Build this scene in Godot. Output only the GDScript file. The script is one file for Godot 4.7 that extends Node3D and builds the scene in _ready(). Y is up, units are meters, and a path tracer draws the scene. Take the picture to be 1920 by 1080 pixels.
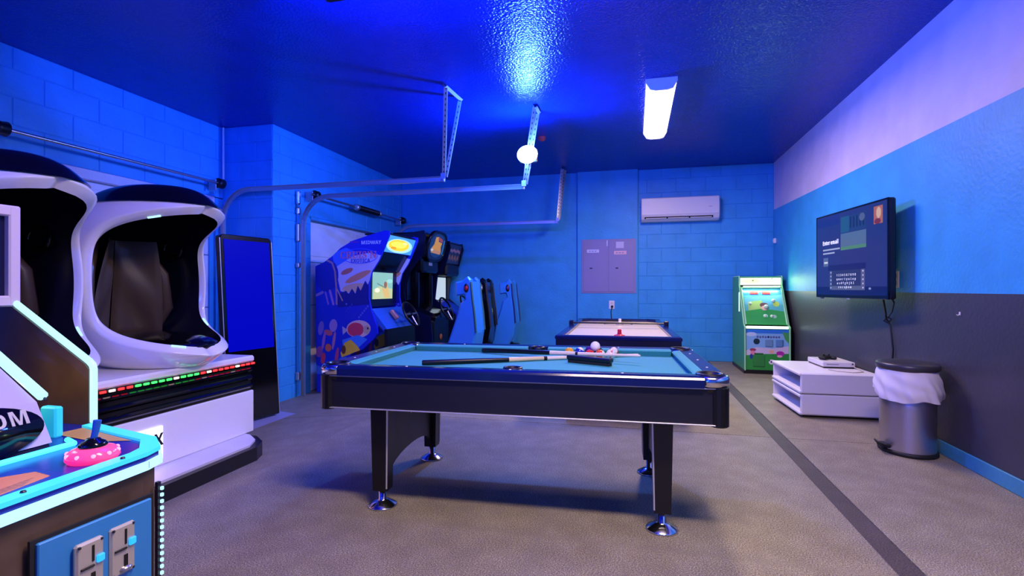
extends Node3D
# Garage games room. x right, y up, depth runs along -z. Units are metres.

var used := {}
var M := {}
const CEIL := 2.95
const X_LEFT := -4.62
const X_PIER := -3.95
const X_RIGHT := 1.99
const D_FAR := 8.15
const D_PIER := 4.9
const D_BACK := -2.6


class B:
	var st := SurfaceTool.new()

	func _init():
		st.begin(Mesh.PRIMITIVE_TRIANGLES)

	func tri(a: Vector3, b: Vector3, c: Vector3, out: Vector3, ua := Vector2.ZERO, ub := Vector2.ZERO, uc := Vector2.ZERO):
		var n := (a - c).cross(a - b)
		if n.length_squared() < 1e-16:
			return
		st.set_uv(ua); st.add_vertex(a)
		if n.dot(out) < 0.0:
			st.set_uv(uc); st.add_vertex(c)
			st.set_uv(ub); st.add_vertex(b)
		else:
			st.set_uv(ub); st.add_vertex(b)
			st.set_uv(uc); st.add_vertex(c)

	func quad(a: Vector3, b: Vector3, c: Vector3, d: Vector3, out: Vector3):
		# a bottom left, b bottom right, c top right, d top left
		st.set_smooth_group(-1)
		tri(a, b, c, out, Vector2(0, 1), Vector2(1, 1), Vector2(1, 0))
		tri(a, c, d, out, Vector2(0, 1), Vector2(1, 0), Vector2(0, 0))

	func box(c: Vector3, s: Vector3, bev := 0.0, bas := Basis.IDENTITY):
		st.set_smooth_group(-1)
		var h := s * 0.5
		bev = minf(bev, minf(h.x, minf(h.y, h.z)) * 0.98)
		var p := func(sg: Vector3, ax: int) -> Vector3:
			var v := Vector3()
			for k in 3:
				v[k] = sg[k] * (h[k] if k == ax else h[k] - bev)
			return c + bas * v
		for ax in 3:
			var i := (ax + 1) % 3
			var j := (ax + 2) % 3
			for s0 in [-1.0, 1.0]:
				var q := []
				for w in [[-1.0, -1.0], [1.0, -1.0], [1.0, 1.0], [-1.0, 1.0]]:
					var sg := Vector3()
					sg[ax] = s0; sg[i] = w[0]; sg[j] = w[1]
					q.append(p.call(sg, ax))
				var o := Vector3(); o[ax] = s0
				tri(q[0], q[1], q[2], bas * o)
				tri(q[0], q[2], q[3], bas * o)
		if bev <= 0.0:
			return
		for k in 3:
			var i := (k + 1) % 3
			var j := (k + 2) % 3
			for si in [-1.0, 1.0]:
				for sj in [-1.0, 1.0]:
					var lo := Vector3(); lo[i] = si; lo[j] = sj; lo[k] = -1.0
					var hi := lo; hi[k] = 1.0
					var o := Vector3(); o[i] = si; o[j] = sj
					tri(p.call(lo, i), p.call(hi, i), p.call(hi, j), bas * o)
					tri(p.call(lo, i), p.call(hi, j), p.call(lo, j), bas * o)
		for sx in [-1.0, 1.0]:
			for sy in [-1.0, 1.0]:
				for sz in [-1.0, 1.0]:
					var sg := Vector3(sx, sy, sz)
					tri(p.call(sg, 0), p.call(sg, 1), p.call(sg, 2), bas * sg)

	func lathe(prof: Array, seg := 24, xf := Transform3D.IDENTITY, smooth := true):
		# profile of Vector2(radius, y); outside lies to the right of its way up
		for j in prof.size() - 1:
			var p0: Vector2 = prof[j]
			var p1: Vector2 = prof[j + 1]
			var e := p1 - p0
			for i in seg:
				st.set_smooth_group(0 if smooth else -1)
				var a0 := TAU * i / seg
				var a1 := TAU * (i + 1) / seg
				var am := (a0 + a1) * 0.5
				var r0 := Vector3(cos(a0), 0, sin(a0))
				var r1 := Vector3(cos(a1), 0, sin(a1))
				var o := xf.basis * (Vector3(cos(am), 0, sin(am)) * e.y - Vector3.UP * e.x)
				var A := xf * (r0 * p0.x + Vector3.UP * p0.y)
				var Bv := xf * (r1 * p0.x + Vector3.UP * p0.y)
				var C := xf * (r1 * p1.x + Vector3.UP * p1.y)
				var D := xf * (r0 * p1.x + Vector3.UP * p1.y)
				var u0 := float(i) / seg
				var u1 := float(i + 1) / seg
				var v0 := 1.0 - float(j) / (prof.size() - 1)
				var v1 := 1.0 - float(j + 1) / (prof.size() - 1)
				tri(A, Bv, C, o, Vector2(u0, v0), Vector2(u1, v0), Vector2(u1, v1))
				tri(A, C, D, o, Vector2(u0, v0), Vector2(u1, v1), Vector2(u0, v1))

	func tube(pts: Array, radius, seg := 8, flat := false):
		var rings := []
		var n := pts.size()
		var up := Vector3.UP
		for i in n:
			var t: Vector3 = (pts[mini(i + 1, n - 1)] - pts[maxi(i - 1, 0)]).normalized()
			if i == 0 and absf(t.dot(up)) > 0.95:
				up = Vector3.RIGHT
			var s := t.cross(up).normalized()
			up = s.cross(t).normalized()
			var r: float = radius[i] if radius is Array else radius
			var ring := []
			for k in seg:
				var a := TAU * (k + (0.5 if flat else 0.0)) / seg
				ring.append(pts[i] + (s * cos(a) + up * sin(a)) * r)
			rings.append(ring)
		for i in n - 1:
			var mid: Vector3 = (pts[i] + pts[i + 1]) * 0.5
			for k in seg:
				st.set_smooth_group(-1 if flat else 0)
				var k1 := (k + 1) % seg
				var o: Vector3 = (rings[i][k] + rings[i + 1][k1]) * 0.5 - mid
				tri(rings[i][k], rings[i][k1], rings[i + 1][k1], o)
				tri(rings[i][k], rings[i + 1][k1], rings[i + 1][k], o)
		st.set_smooth_group(-1)
		for e in [0, n - 1]:
			var o: Vector3 = pts[e] - pts[1 if e == 0 else n - 2]
			for k in range(1, seg - 1):
				tri(rings[e][0], rings[e][k], rings[e][k + 1], o)

	func prism(poly: PackedVector2Array, depth: float, xf := Transform3D.IDENTITY, smooth := false, bev := 0.0):
		# extruded along its z from -depth/2 to depth/2
		st.set_smooth_group(-1)
		var area := 0.0
		var n := poly.size()
		for i in n:
			area += poly[i].cross(poly[(i + 1) % n])
		var sgn := 1.0 if area > 0.0 else -1.0
		var inner := poly
		if bev > 0.0:
			var off := PackedVector2Array()
			for i in n:
				var e0 := (poly[i] - poly[(i + n - 1) % n]).normalized()
				var e1 := (poly[(i + 1) % n] - poly[i]).normalized()
				var nn := (Vector2(e0.y, -e0.x) + Vector2(e1.y, -e1.x)).normalized() * sgn
				off.append(poly[i] - nn * bev)
			inner = off
		var t := Geometry2D.triangulate_polygon(inner)
		var mn := poly[0]
		var mx := poly[0]
		for q in poly:
			mn = mn.min(q); mx = mx.max(q)
		var sz := (mx - mn).max(Vector2(1e-5, 1e-5))
		for s in [-1.0, 1.0]:
			for i in range(0, t.size(), 3):
				var v := []
				var uv := []
				for k in 3:
					var q := inner[t[i + k]]
					v.append(xf * Vector3(q.x, q.y, s * depth * 0.5))
					uv.append(Vector2((q.x - mn.x) / sz.x, 1.0 - (q.y - mn.y) / sz.y))
				tri(v[0], v[1], v[2], xf.basis * Vector3(0, 0, s), uv[0], uv[1], uv[2])
		var h := depth * 0.5 - bev
		for i in n:
			var a := poly[i]
			var b := poly[(i + 1) % n]
			var e := b - a
			var o := xf.basis * (Vector3(e.y, -e.x, 0) * sgn)
			if smooth:
				st.set_smooth_group(0)
			tri(xf * Vector3(a.x, a.y, -h), xf * Vector3(b.x, b.y, -h), xf * Vector3(b.x, b.y, h), o)
			tri(xf * Vector3(a.x, a.y, -h), xf * Vector3(b.x, b.y, h), xf * Vector3(a.x, a.y, h), o)
			if bev > 0.0:
				var ia := inner[i]
				var ib := inner[(i + 1) % n]
				for s in [-1.0, 1.0]:
					var oz := o + xf.basis * Vector3(0, 0, s) * o.length()
					tri(xf * Vector3(a.x, a.y, s * h), xf * Vector3(b.x, b.y, s * h), xf * Vector3(ib.x, ib.y, s * depth * 0.5), oz)
					tri(xf * Vector3(a.x, a.y, s * h), xf * Vector3(ib.x, ib.y, s * depth * 0.5), xf * Vector3(ia.x, ia.y, s * depth * 0.5), oz)

	func surf(nu: int, nv: int, f: Callable, away: Callable):
		# f(u, v) gives a point; away(u, v) the way its outside faces
		var g := []
		for j in nv + 1:
			var row := []
			for i in nu + 1:
				row.append(f.call(float(i) / nu, float(j) / nv))
			g.append(row)
		for j in nv:
			for i in nu:
				st.set_smooth_group(0)
				var u := (i + 0.5) / nu
				var v := (j + 0.5) / nv
				var o: Vector3 = away.call(u, v)
				var uv0 := Vector2(float(i) / nu, float(j) / nv)
				var uv1 := Vector2(float(i + 1) / nu, float(j) / nv)
				var uv2 := Vector2(float(i + 1) / nu, float(j + 1) / nv)
				var uv3 := Vector2(float(i) / nu, float(j + 1) / nv)
				tri(g[j][i], g[j][i + 1], g[j + 1][i + 1], o, uv0, uv1, uv2)
				tri(g[j][i], g[j + 1][i + 1], g[j + 1][i], o, uv0, uv2, uv3)

	func ball(c: Vector3, r: Vector3, nu := 20, nv := 12):
		var f := func(u, v): return c + Vector3(cos(u * TAU) * sin(v * PI), cos(v * PI), sin(u * TAU) * sin(v * PI)) * r
		surf(nu, nv, f, func(u, v): return Vector3(cos(u * TAU) * sin(v * PI), cos(v * PI), sin(u * TAU) * sin(v * PI)))

	func done() -> ArrayMesh:
		st.generate_normals()
		return st.commit()


func V(x: float, y: float, d: float) -> Vector3:
	return Vector3(x, y, -d)

func numbered(called: String) -> String:
	if not used.has(called):
		used[called] = 0
		return called
	used[called] += 1
	return "%s_%03d" % [called, used[called]]

func floor_y(x: float) -> float:
	return 0.0 if x > -2.2 else (x + 2.2) * 0.114

func obj(called: String, b, m: Material, parent: Node = self) -> MeshInstance3D:
	var o := MeshInstance3D.new()
	o.mesh = b.done() if b is B else b
	o.material_override = m
	o.name = numbered(called) if parent == self else called
	parent.add_child(o, true)
	return o

func bx(called: String, c: Vector3, s: Vector3, bev: float, m: Material, parent: Node = self, bas := Basis.IDENTITY) -> MeshInstance3D:
	var b := B.new()
	b.box(c, s, bev, bas)
	return obj(called, b, m, parent)

func thing(called: String, label: String, category: String, at := Vector3.ZERO, turn := 0.0, group := "") -> Node3D:
	var o := Node3D.new()
	o.name = numbered(called)
	add_child(o)
	o.position = at
	o.rotation.y = turn
	return tag(o, label, category, group)

func tag(o: Node3D, label: String, category: String, group := "") -> Node3D:
	o.set_meta("label", label)
	o.set_meta("category", category)
	if group:
		o.set_meta("group", group)
	return o

func struct(called: String, label := "") -> Node3D:
	var o := Node3D.new()
	o.name = numbered(called)
	o.set_meta("kind", "structure")
	if label:
		o.set_meta("label", label)
	add_child(o)
	return o

func words(called: String, s: String, at: Vector3, bas: Basis, height: float, m: Material, parent: Node, font := "Droid Sans", bold := true, squeeze := 1.0) -> MeshInstance3D:
	var t := TextMesh.new()
	var f := SystemFont.new()
	f.font_names = PackedStringArray([font])
	f.font_weight = 700 if bold else 400
	t.font = f
	t.text = s
	t.font_size = 48
	t.pixel_size = height / 35.0
	t.depth = 0.0015
	t.curve_step = 4.0
	var o := MeshInstance3D.new()
	o.mesh = t
	o.material_override = m
	o.name = called
	o.transform = Transform3D(bas * Basis.from_scale(Vector3(squeeze, 1, 1)), at)
	parent.add_child(o, true)
	return o

# ---------- materials ----------

func mat(c: Color, rough := 0.5, metal := 0.0, spec := 0.5) -> StandardMaterial3D:
	var m := StandardMaterial3D.new()
	m.albedo_color = c
	m.roughness = rough
	m.metallic = metal
	m.metallic_specular = spec
	return m

func hexmat(h: String, rough := 0.5, metal := 0.0, spec := 0.5) -> StandardMaterial3D:
	return mat(Color(h), rough, metal, spec)

func glow(h: String, energy: float, base := "101010") -> StandardMaterial3D:
	var m := hexmat(base, 0.4)
	m.emission_enabled = true
	m.emission = Color(h)
	m.emission_energy_multiplier = energy
	return m

func noise_tex(freq: float, ramp: Array, size := 512, kind := FastNoiseLite.TYPE_SIMPLEX_SMOOTH, octaves := 3, sd := 1, normal := false, bump := 4.0) -> NoiseTexture2D:
	var n := FastNoiseLite.new()
	n.seed = sd
	n.noise_type = kind
	n.frequency = freq
	n.fractal_octaves = octaves
	var t := NoiseTexture2D.new()
	t.width = size
	t.height = size
	t.seamless = true
	t.noise = n
	if normal:
		t.as_normal_map = true
		t.bump_strength = bump
	elif ramp.size():
		var g := Gradient.new()
		g.offsets = PackedFloat32Array(ramp.map(func(r): return r[0]))
		g.colors = PackedColorArray(ramp.map(func(r): return r[1]))
		t.color_ramp = g
	return t

func tri_map(m: StandardMaterial3D, s: float) -> void:
	m.uv1_triplanar = true
	m.uv1_world_triplanar = true
	m.uv1_scale = Vector3(s, s, s)

func painted(h: String, rough := 0.5, bump := 1.0, spec := 0.5) -> StandardMaterial3D:
	# wall paint: an even colour with slight roller mottling and fine relief
	var m := hexmat(h, rough, 0.0, spec)
	m.albedo_texture = M.mottle
	m.normal_enabled = true
	m.normal_texture = M.roller
	m.normal_scale = 0.22 * bump
	tri_map(m, 0.8)
	return m

func print_mat(im: Image, rough := 0.35, lit := 0.0) -> StandardMaterial3D:
	var m := StandardMaterial3D.new()
	var t := ImageTexture.create_from_image(im)
	m.albedo_texture = t
	m.roughness = rough
	m.texture_repeat = false
	if lit > 0.0:
		m.albedo_color = Color(0.12, 0.12, 0.12)
		m.emission_enabled = true
		m.emission = Color.BLACK
		m.emission_texture = t
		m.emission_energy_multiplier = lit
	return m

func make_materials() -> void:
	M.mottle = noise_tex(0.012, [[0.0, Color(0.93, 0.93, 0.93)], [1.0, Color(1, 1, 1)]], 256, FastNoiseLite.TYPE_SIMPLEX_SMOOTH, 3, 3)
	M.roller = noise_tex(0.06, [], 512, FastNoiseLite.TYPE_SIMPLEX_SMOOTH, 3, 5, true, 5.0)
	M.azure = painted("3aa6e6", 0.5, 0.55, 0.45)
	M.ceiling = painted("0e2cab", 0.2, 1.9, 0.42)
	M.ceiling.uv1_scale = Vector3(1.15, 1.15, 1.15)
	M.band_white = painted("d8cae6", 0.55, 0.5)
	M.band_charcoal = painted("45434c", 0.38, 0.3)
	M.white_door = painted("f3f0f8", 0.45, 0.6)
	M.trim_white = painted("dfdcec", 0.4, 0.5)
	M.baseboard = painted("3f93b8", 0.4, 0.5)
	var fl := hexmat("ede9d2", 0.55)
	fl.albedo_texture = noise_tex(0.1, [[0.0, Color("5a5551")], [0.3, Color("827c76")], [0.46, Color("98928b")], [0.62, Color("a8a29a")], [0.74, Color("c8c2b8")], [1.0, Color("e2ddd4")]], 1024, FastNoiseLite.TYPE_SIMPLEX, 4, 11)
	fl.detail_enabled = true
	fl.detail_blend_mode = BaseMaterial3D.BLEND_MODE_MUL
	fl.detail_albedo = noise_tex(0.008, [[0.0, Color(0.88, 0.87, 0.86)], [1.0, Color(1, 1, 1)]], 512, FastNoiseLite.TYPE_SIMPLEX_SMOOTH, 4, 21)
	fl.normal_enabled = true
	fl.normal_texture = noise_tex(0.12, [], 512, FastNoiseLite.TYPE_SIMPLEX_SMOOTH, 2, 9, true, 3.0)
	fl.normal_scale = 0.12
	tri_map(fl, 1.1)
	M.floor = fl
	var sp := fl.duplicate()
	sp.albedo_color = Color("8a7f80")
	M.stripe = sp
	M.black = hexmat("0b0b0f", 0.35)
	M.black_gloss = hexmat("08080c", 0.12)
	M.black_matte = hexmat("111116", 0.7)
	M.navy = hexmat("0e1230", 0.25)
	M.navy_gloss = hexmat("0c1a55", 0.18)
	M.charcoal = hexmat("191922", 0.38)
	M.chrome = hexmat("d8d8dc", 0.15, 1.0)
	M.steel = hexmat("b9b6ba", 0.3, 0.95)
	M.galv = hexmat("b8bcc2", 0.42, 0.8)
	M.silver_trim = hexmat("d6d6de", 0.3, 0.6)
	M.white = hexmat("e9e7ee", 0.35)
	M.white_gloss = hexmat("eeecf4", 0.15)
	M.off_white = hexmat("d9d5cc", 0.5)
	M.plastic_white = hexmat("dcd9de", 0.4)
	var cl := hexmat("36a2a6", 0.85)
	cl.albedo_texture = noise_tex(0.15, [[0.0, Color(0.88, 0.88, 0.88)], [1.0, Color(1, 1, 1)]], 256, FastNoiseLite.TYPE_SIMPLEX, 2, 31)
	cl.rim_enabled = true
	cl.rim = 0.3
	tri_map(cl, 2.0)
	M.cloth = cl
	M.wood_pale = hexmat("e2c795", 0.3)
	M.wood_shaft = hexmat("e6d6c0", 0.3)
	M.red = hexmat("d2142a", 0.3)
	M.rubber = hexmat("141416", 0.6)
	M.leather = hexmat("4e4038", 0.38)
	M.seat_blue = hexmat("2f86dc", 0.3)
	M.neon = glow("3fd4ff", 2.6, "305060")
	M.neon_white = glow("b4f4ff", 1.3, "406070")
	M.acrylic = hexmat("2fb9d8", 0.2)
	M.cable = hexmat("0d0d12", 0.5)

# ---------- painting of flat prints ----------

func pic(w: int, h: int, c: Color) -> Image:
	var im := Image.create(w, h, false, Image.FORMAT_RGB8)
	im.fill(c)
	return im

func dab(im: Image, cx: float, cy: float, rx: float, ry: float, c: Color, ang := 0.0) -> void:
	var r := maxf(rx, ry)
	var ca := cos(ang)
	var sa := sin(ang)
	for y in range(maxi(0, int(cy - r)), mini(im.get_height(), int(cy + r) + 1)):
		for x in range(maxi(0, int(cx - r)), mini(im.get_width(), int(cx + r) + 1)):
			var dx := x - cx
			var dy := y - cy
			var u := (dx * ca + dy * sa) / rx
			var v := (-dx * sa + dy * ca) / ry
			if u * u + v * v <= 1.0:
				im.set_pixel(x, y, c)

func patch(im: Image, pts: Array, c: Color) -> void:
	var p := PackedVector2Array(pts)
	var mn := p[0]
	var mx := p[0]
	for q in p:
		mn = mn.min(q); mx = mx.max(q)
	for y in range(maxi(0, int(mn.y)), mini(im.get_height(), int(mx.y) + 1)):
		for x in range(maxi(0, int(mn.x)), mini(im.get_width(), int(mx.x) + 1)):
			if Geometry2D.is_point_in_polygon(Vector2(x + 0.5, y + 0.5), p):
				im.set_pixel(x, y, c)

func stroke(im: Image, pts: Array, w: float, c: Color) -> void:
	for i in pts.size() - 1:
		var a: Vector2 = pts[i]
		var b: Vector2 = pts[i + 1]
		var n := maxi(1, int(a.distance_to(b)))
		for k in n + 1:
			var q := a.lerp(b, float(k) / n)
			dab(im, q.x, q.y, w, w, c)

# ---------- the scene ----------

func _ready() -> void:
	# camera
	var cam := Camera3D.new()
	cam.name = "camera"
	cam.position = Vector3(0, 1.1, 0)
	cam.rotation_degrees = Vector3(0.06, 13.61, 0)
	cam.fov = 59.2
	cam.near = 0.05
	cam.far = 60.0
	add_child(cam)
	cam.current = true
	# surroundings: a closed room, nothing outside
	var we := WorldEnvironment.new()
	we.name = "world_environment"
	var env := Environment.new()
	env.background_mode = Environment.BG_COLOR
	env.background_color = Color(0, 0, 0)
	env.tonemap_mode = Environment.TONE_MAPPER_LINEAR
	env.tonemap_exposure = 1.0
	env.sdfgi_enabled = true
	env.ssao_enabled = true
	env.ssil_enabled = true
	we.environment = env
	add_child(we)
	make_materials()
	# large lights: the ceiling fixtures
	area_light("ceiling_lamp_light", V(0.23, 2.835, 5.4), Vector2(0.24, 1.45), Color(1.0, 0.86, 0.73), 9.0)
	area_light("rear_lamp_light", V(0.3, 2.835, 1.0), Vector2(1.45, 0.24), Color(1.0, 0.88, 0.82), 11.0)

	room_shell()
	garage_doors()
	pool_table()
	air_hockey_table()
	motion_simulator()
	ticket_machine()
	kiosk()
	racing_machines()
	soccer_machine()
	television()
	low_cabinet()
	waste_bin()
	wall_things()
	garage_hardware()
	ceiling_lamps()
	table_top_things()


func area_light(called: String, at: Vector3, size: Vector2, c: Color, energy: float, aim := Basis(Vector3.RIGHT, -PI / 2)) -> AreaLight3D:
	# shines along its -z, which aim turns straight down by default
	var l := AreaLight3D.new()
	l.name = called
	l.area_size = size
	l.area_normalize_energy = true
	l.light_color = c
	l.light_energy = energy
	l.area_range = 16.0
	l.area_attenuation = 2.0
	l.shadow_enabled = true
	l.transform = Transform3D(aim, at)
	add_child(l)
	return l

func omni(called: String, at: Vector3, c: Color, energy: float, size: float, parent: Node = self) -> OmniLight3D:
	var l := OmniLight3D.new()
	l.name = called
	l.light_color = c
	l.light_energy = energy
	l.light_size = size
	l.omni_range = 14.0
	l.omni_attenuation = 2.0
	l.shadow_enabled = true
	l.position = at
	parent.add_child(l)
	return l

func blocks(parent: Node, origin: Vector3, along: Vector3, face: Vector3, width: float, height: float, m: Material, shift := 0.0) -> void:
	# concrete blocks in running bond, each a mesh of its own standing a little proud of its mortar
	const P := 0.215
	const L := 0.43
	const GAP := 0.007
	var shared := {}
	var bas := Basis(along, Vector3.UP, along.cross(Vector3.UP))
	var rows := int(ceil(height / P))
	for r in rows:
		var y0 := r * P
		var y1 := minf(height, y0 + P)
		if y1 - y0 < 0.03:
			continue
		var u := -fmod(shift + (L * 0.5 if r % 2 else 0.0), L)
		while u < width:
			var a := maxf(u, 0.0)
			var b := minf(u + L, width)
			if b - a > 0.03:
				var key := "%.3f %.3f" % [b - a, y1 - y0]
				if not shared.has(key):
					var q := B.new()
					q.box(Vector3.ZERO, Vector3(b - a - GAP, y1 - y0 - GAP, 0.012), 0.0035)
					shared[key] = q.done()
				var o := MeshInstance3D.new()
				o.mesh = shared[key]
				o.material_override = m
				o.name = "block"
				o.transform = Transform3D(bas, origin + along * (a + b) * 0.5 + Vector3.UP * (y0 + y1) * 0.5 - face * 0.006)
				parent.add_child(o, true)
			u += L

func room_shell() -> void:
	# floor: concrete slabs with joints; towards the garage doors it falls away
	var fl := struct("floor")
	bx("subfloor", V(-1.3, -0.42, 2.8), Vector3(8.4, 0.1, 11.6), 0.0, M.floor, fl)
	var left := PackedVector2Array([Vector2(0.983, 0), Vector2(-2.2, 0), Vector2(-4.9, floor_y(-4.9)), Vector2(-4.9, -0.37), Vector2(0.983, -0.37)])
	var right := PackedVector2Array([Vector2(2.2, 0), Vector2(1.087, 0), Vector2(1.087, -0.37), Vector2(2.2, -0.37)])
	for poly in [left, right]:
		for span in [[-2.8, 4.092], [4.1, 8.4]]:
			var q := B.new()
			q.prism(poly, span[1] - span[0], Transform3D(Basis.IDENTITY, V(0, 0, (span[0] + span[1]) * 0.5)), false)
			obj("slab", q, M.floor, fl)
	bx("joint_strip", V(1.035, -0.1855, 2.8), Vector3(0.1, 0.365, 11.2), 0.004, M.stripe, fl)
	# ceiling
	var ce := struct("ceiling")
	bx("ceiling_board", V(-1.3, CEIL + 0.06, 2.8), Vector3(8.4, 0.12, 11.6), 0.0, M.ceiling, ce)
	# left wall with the first garage door opening
	var wl := struct("wall_left")
	bx("wall_core", V(X_LEFT - 0.106, 2.56, 1.0), Vector3(0.2, 0.86, 8.4), 0.0, M.azure, wl)
	bx("wall_core", V(X_LEFT - 0.106, 0.9, 4.9), Vector3(0.2, 2.48, 0.36), 0.0, M.azure, wl)
	bx("wall_core", V(X_LEFT - 0.106, 0.9, -1.1), Vector3(0.2, 2.48, 3.2), 0.0, M.azure, wl)
	blocks(wl, V(X_LEFT, 2.135, -0.2), Vector3(0, 0, -1), Vector3(1, 0, 0), 5.1, 0.815, M.azure, 0.16)
	bx("header_board", V(X_LEFT + 0.012, 2.085, 2.2), Vector3(0.05, 0.09, 5.1), 0.006, M.trim_white, wl)
	# the pier and the second stretch of wall, with the second door opening
	var w2 := struct("wall_pier")
	bx("wall_core", V(-4.36, 1.25, 5.25), Vector3(0.808, 3.4, 0.688), 0.0, M.azure, w2)
	bx("wall_core", V(X_PIER - 0.206, 2.46, 6.9), Vector3(0.4, 0.98, 2.64), 0.0, M.azure, w2)
	bx("wall_core", V(X_PIER - 0.206, 0.8, 8.0), Vector3(0.4, 2.4, 0.4), 0.0, M.azure, w2)
	blocks(w2, V(X_PIER, 2.0, D_PIER), Vector3(0, 0, -1), Vector3(1, 0, 0), D_FAR - D_PIER, 0.95, M.azure, 0.1)
	blocks(w2, V(X_PIER, -0.25, D_PIER), Vector3(0, 0, -1), Vector3(1, 0, 0), 0.68, 2.25, M.azure, 0.1)
	blocks(w2, V(X_LEFT, -0.25, D_PIER), Vector3(1, 0, 0), Vector3(0, 0, 1), X_PIER - X_LEFT - 0.004, 3.2, M.azure, 0.2)
	# far wall: smooth stretch, a slightly proud column, and bare block beside the air conditioner
	var wf := struct("wall_far")
	bx("wall_core", V(-1.0, 1.3, D_FAR + 0.106), Vector3(6.6, 3.5, 0.2), 0.0, M.azure, wf)
	bx("plaster_panel", V(-2.42, 1.3, D_FAR + 0.01), Vector3(3.05, 3.4, 0.03), 0.0, M.azure, wf)
	bx("column", V(-0.42, 1.3, D_FAR + 0.0), Vector3(0.94, 3.4, 0.12), 0.008, M.azure, wf)
	blocks(wf, V(0.056, 0.0, D_FAR), Vector3(1, 0, 0), Vector3(0, 0, 1), X_RIGHT - 0.056, CEIL, M.azure, 0.3)
	# right wall: three painted bands, white over azure over charcoal
	var wr := struct("wall_right")
	bx("wall_core", V(X_RIGHT + 0.12, 1.3, 2.8), Vector3(0.2, 3.5, 11.4), 0.0, M.azure, wr)
	var turn := Basis(Vector3(0, 0, -1), Vector3.UP, Vector3(1, 0, 0))
	var near := D_BACK - 0.1
	var far := D_FAR + 0.1
	var bands := [
		[PackedVector2Array([Vector2(near, -0.2), Vector2(far, -0.2), Vector2(far, 1.07), Vector2(near, 1.07)]), M.band_charcoal],
		[PackedVector2Array([Vector2(near, 1.07), Vector2(far, 1.07), Vector2(far, 2.26), Vector2(near, 2.04)]), M.azure],
		[PackedVector2Array([Vector2(near, 2.04), Vector2(far, 2.26), Vector2(far, 3.0), Vector2(near, 3.0)]), M.band_white],
	]
	for b in bands:
		var q := B.new()
		q.prism(b[0], 0.02, Transform3D(turn, Vector3(X_RIGHT + 0.01, 0, 0)))
		obj("painted_band", q, b[1], wr)
	var bb := struct("baseboard_right")
	bx("board", V(X_RIGHT - 0.007, 0.045, 2.8), Vector3(0.014, 0.09, 10.7), 0.004, M.baseboard, bb)
	# wall behind the camera
	var wb := struct("wall_back")
	bx("wall_core", V(-1.3, 1.3, D_BACK - 0.1), Vector3(7.0, 3.5, 0.2), 0.0, M.azure, wb)


func garage_doors() -> void:
	# sectional doors: panels one above the other, each with two pressed rectangles
	for spec in [["door_1", X_LEFT - 0.05, 0.45, 4.72, -0.28, 2.06], ["door_2", X_PIER - 0.12, 5.6, 7.8, -0.22, 1.99]]:
		var d := struct(spec[0])
		var x: float = spec[1]
		var wide: float = spec[3] - spec[2]
		var mid: float = (spec[2] + spec[3]) * 0.5
		var ph: float = (spec[5] - spec[4]) / 4.0
		var n := int(round(wide / 1.05))
		for r in 4:
			var y: float = spec[4] + ph * (r + 0.5)
			bx("door_panel", V(x, y, mid), Vector3(0.045, ph - 0.008, wide + 0.1), 0.006, M.white_door, d)
			for k in n:
				var pd: float = spec[2] + wide * (k + 0.5) / n
				bx("raised_field", V(x + 0.024, y, pd), Vector3(0.012, ph - 0.16, wide / n - 0.16), 0.005, M.white_door, d)
		bx("top_gap_seal", V(x + 0.02, spec[5] + 0.02, mid), Vector3(0.06, 0.05, wide), 0.004, M.black_matte, d)
		for k in 2:
			bx("hinge_plate", V(x + 0.034, spec[5] - ph * (k + 1), spec[2] + wide * 0.5), Vector3(0.014, 0.09, 0.05), 0.003, M.galv, d)


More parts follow.
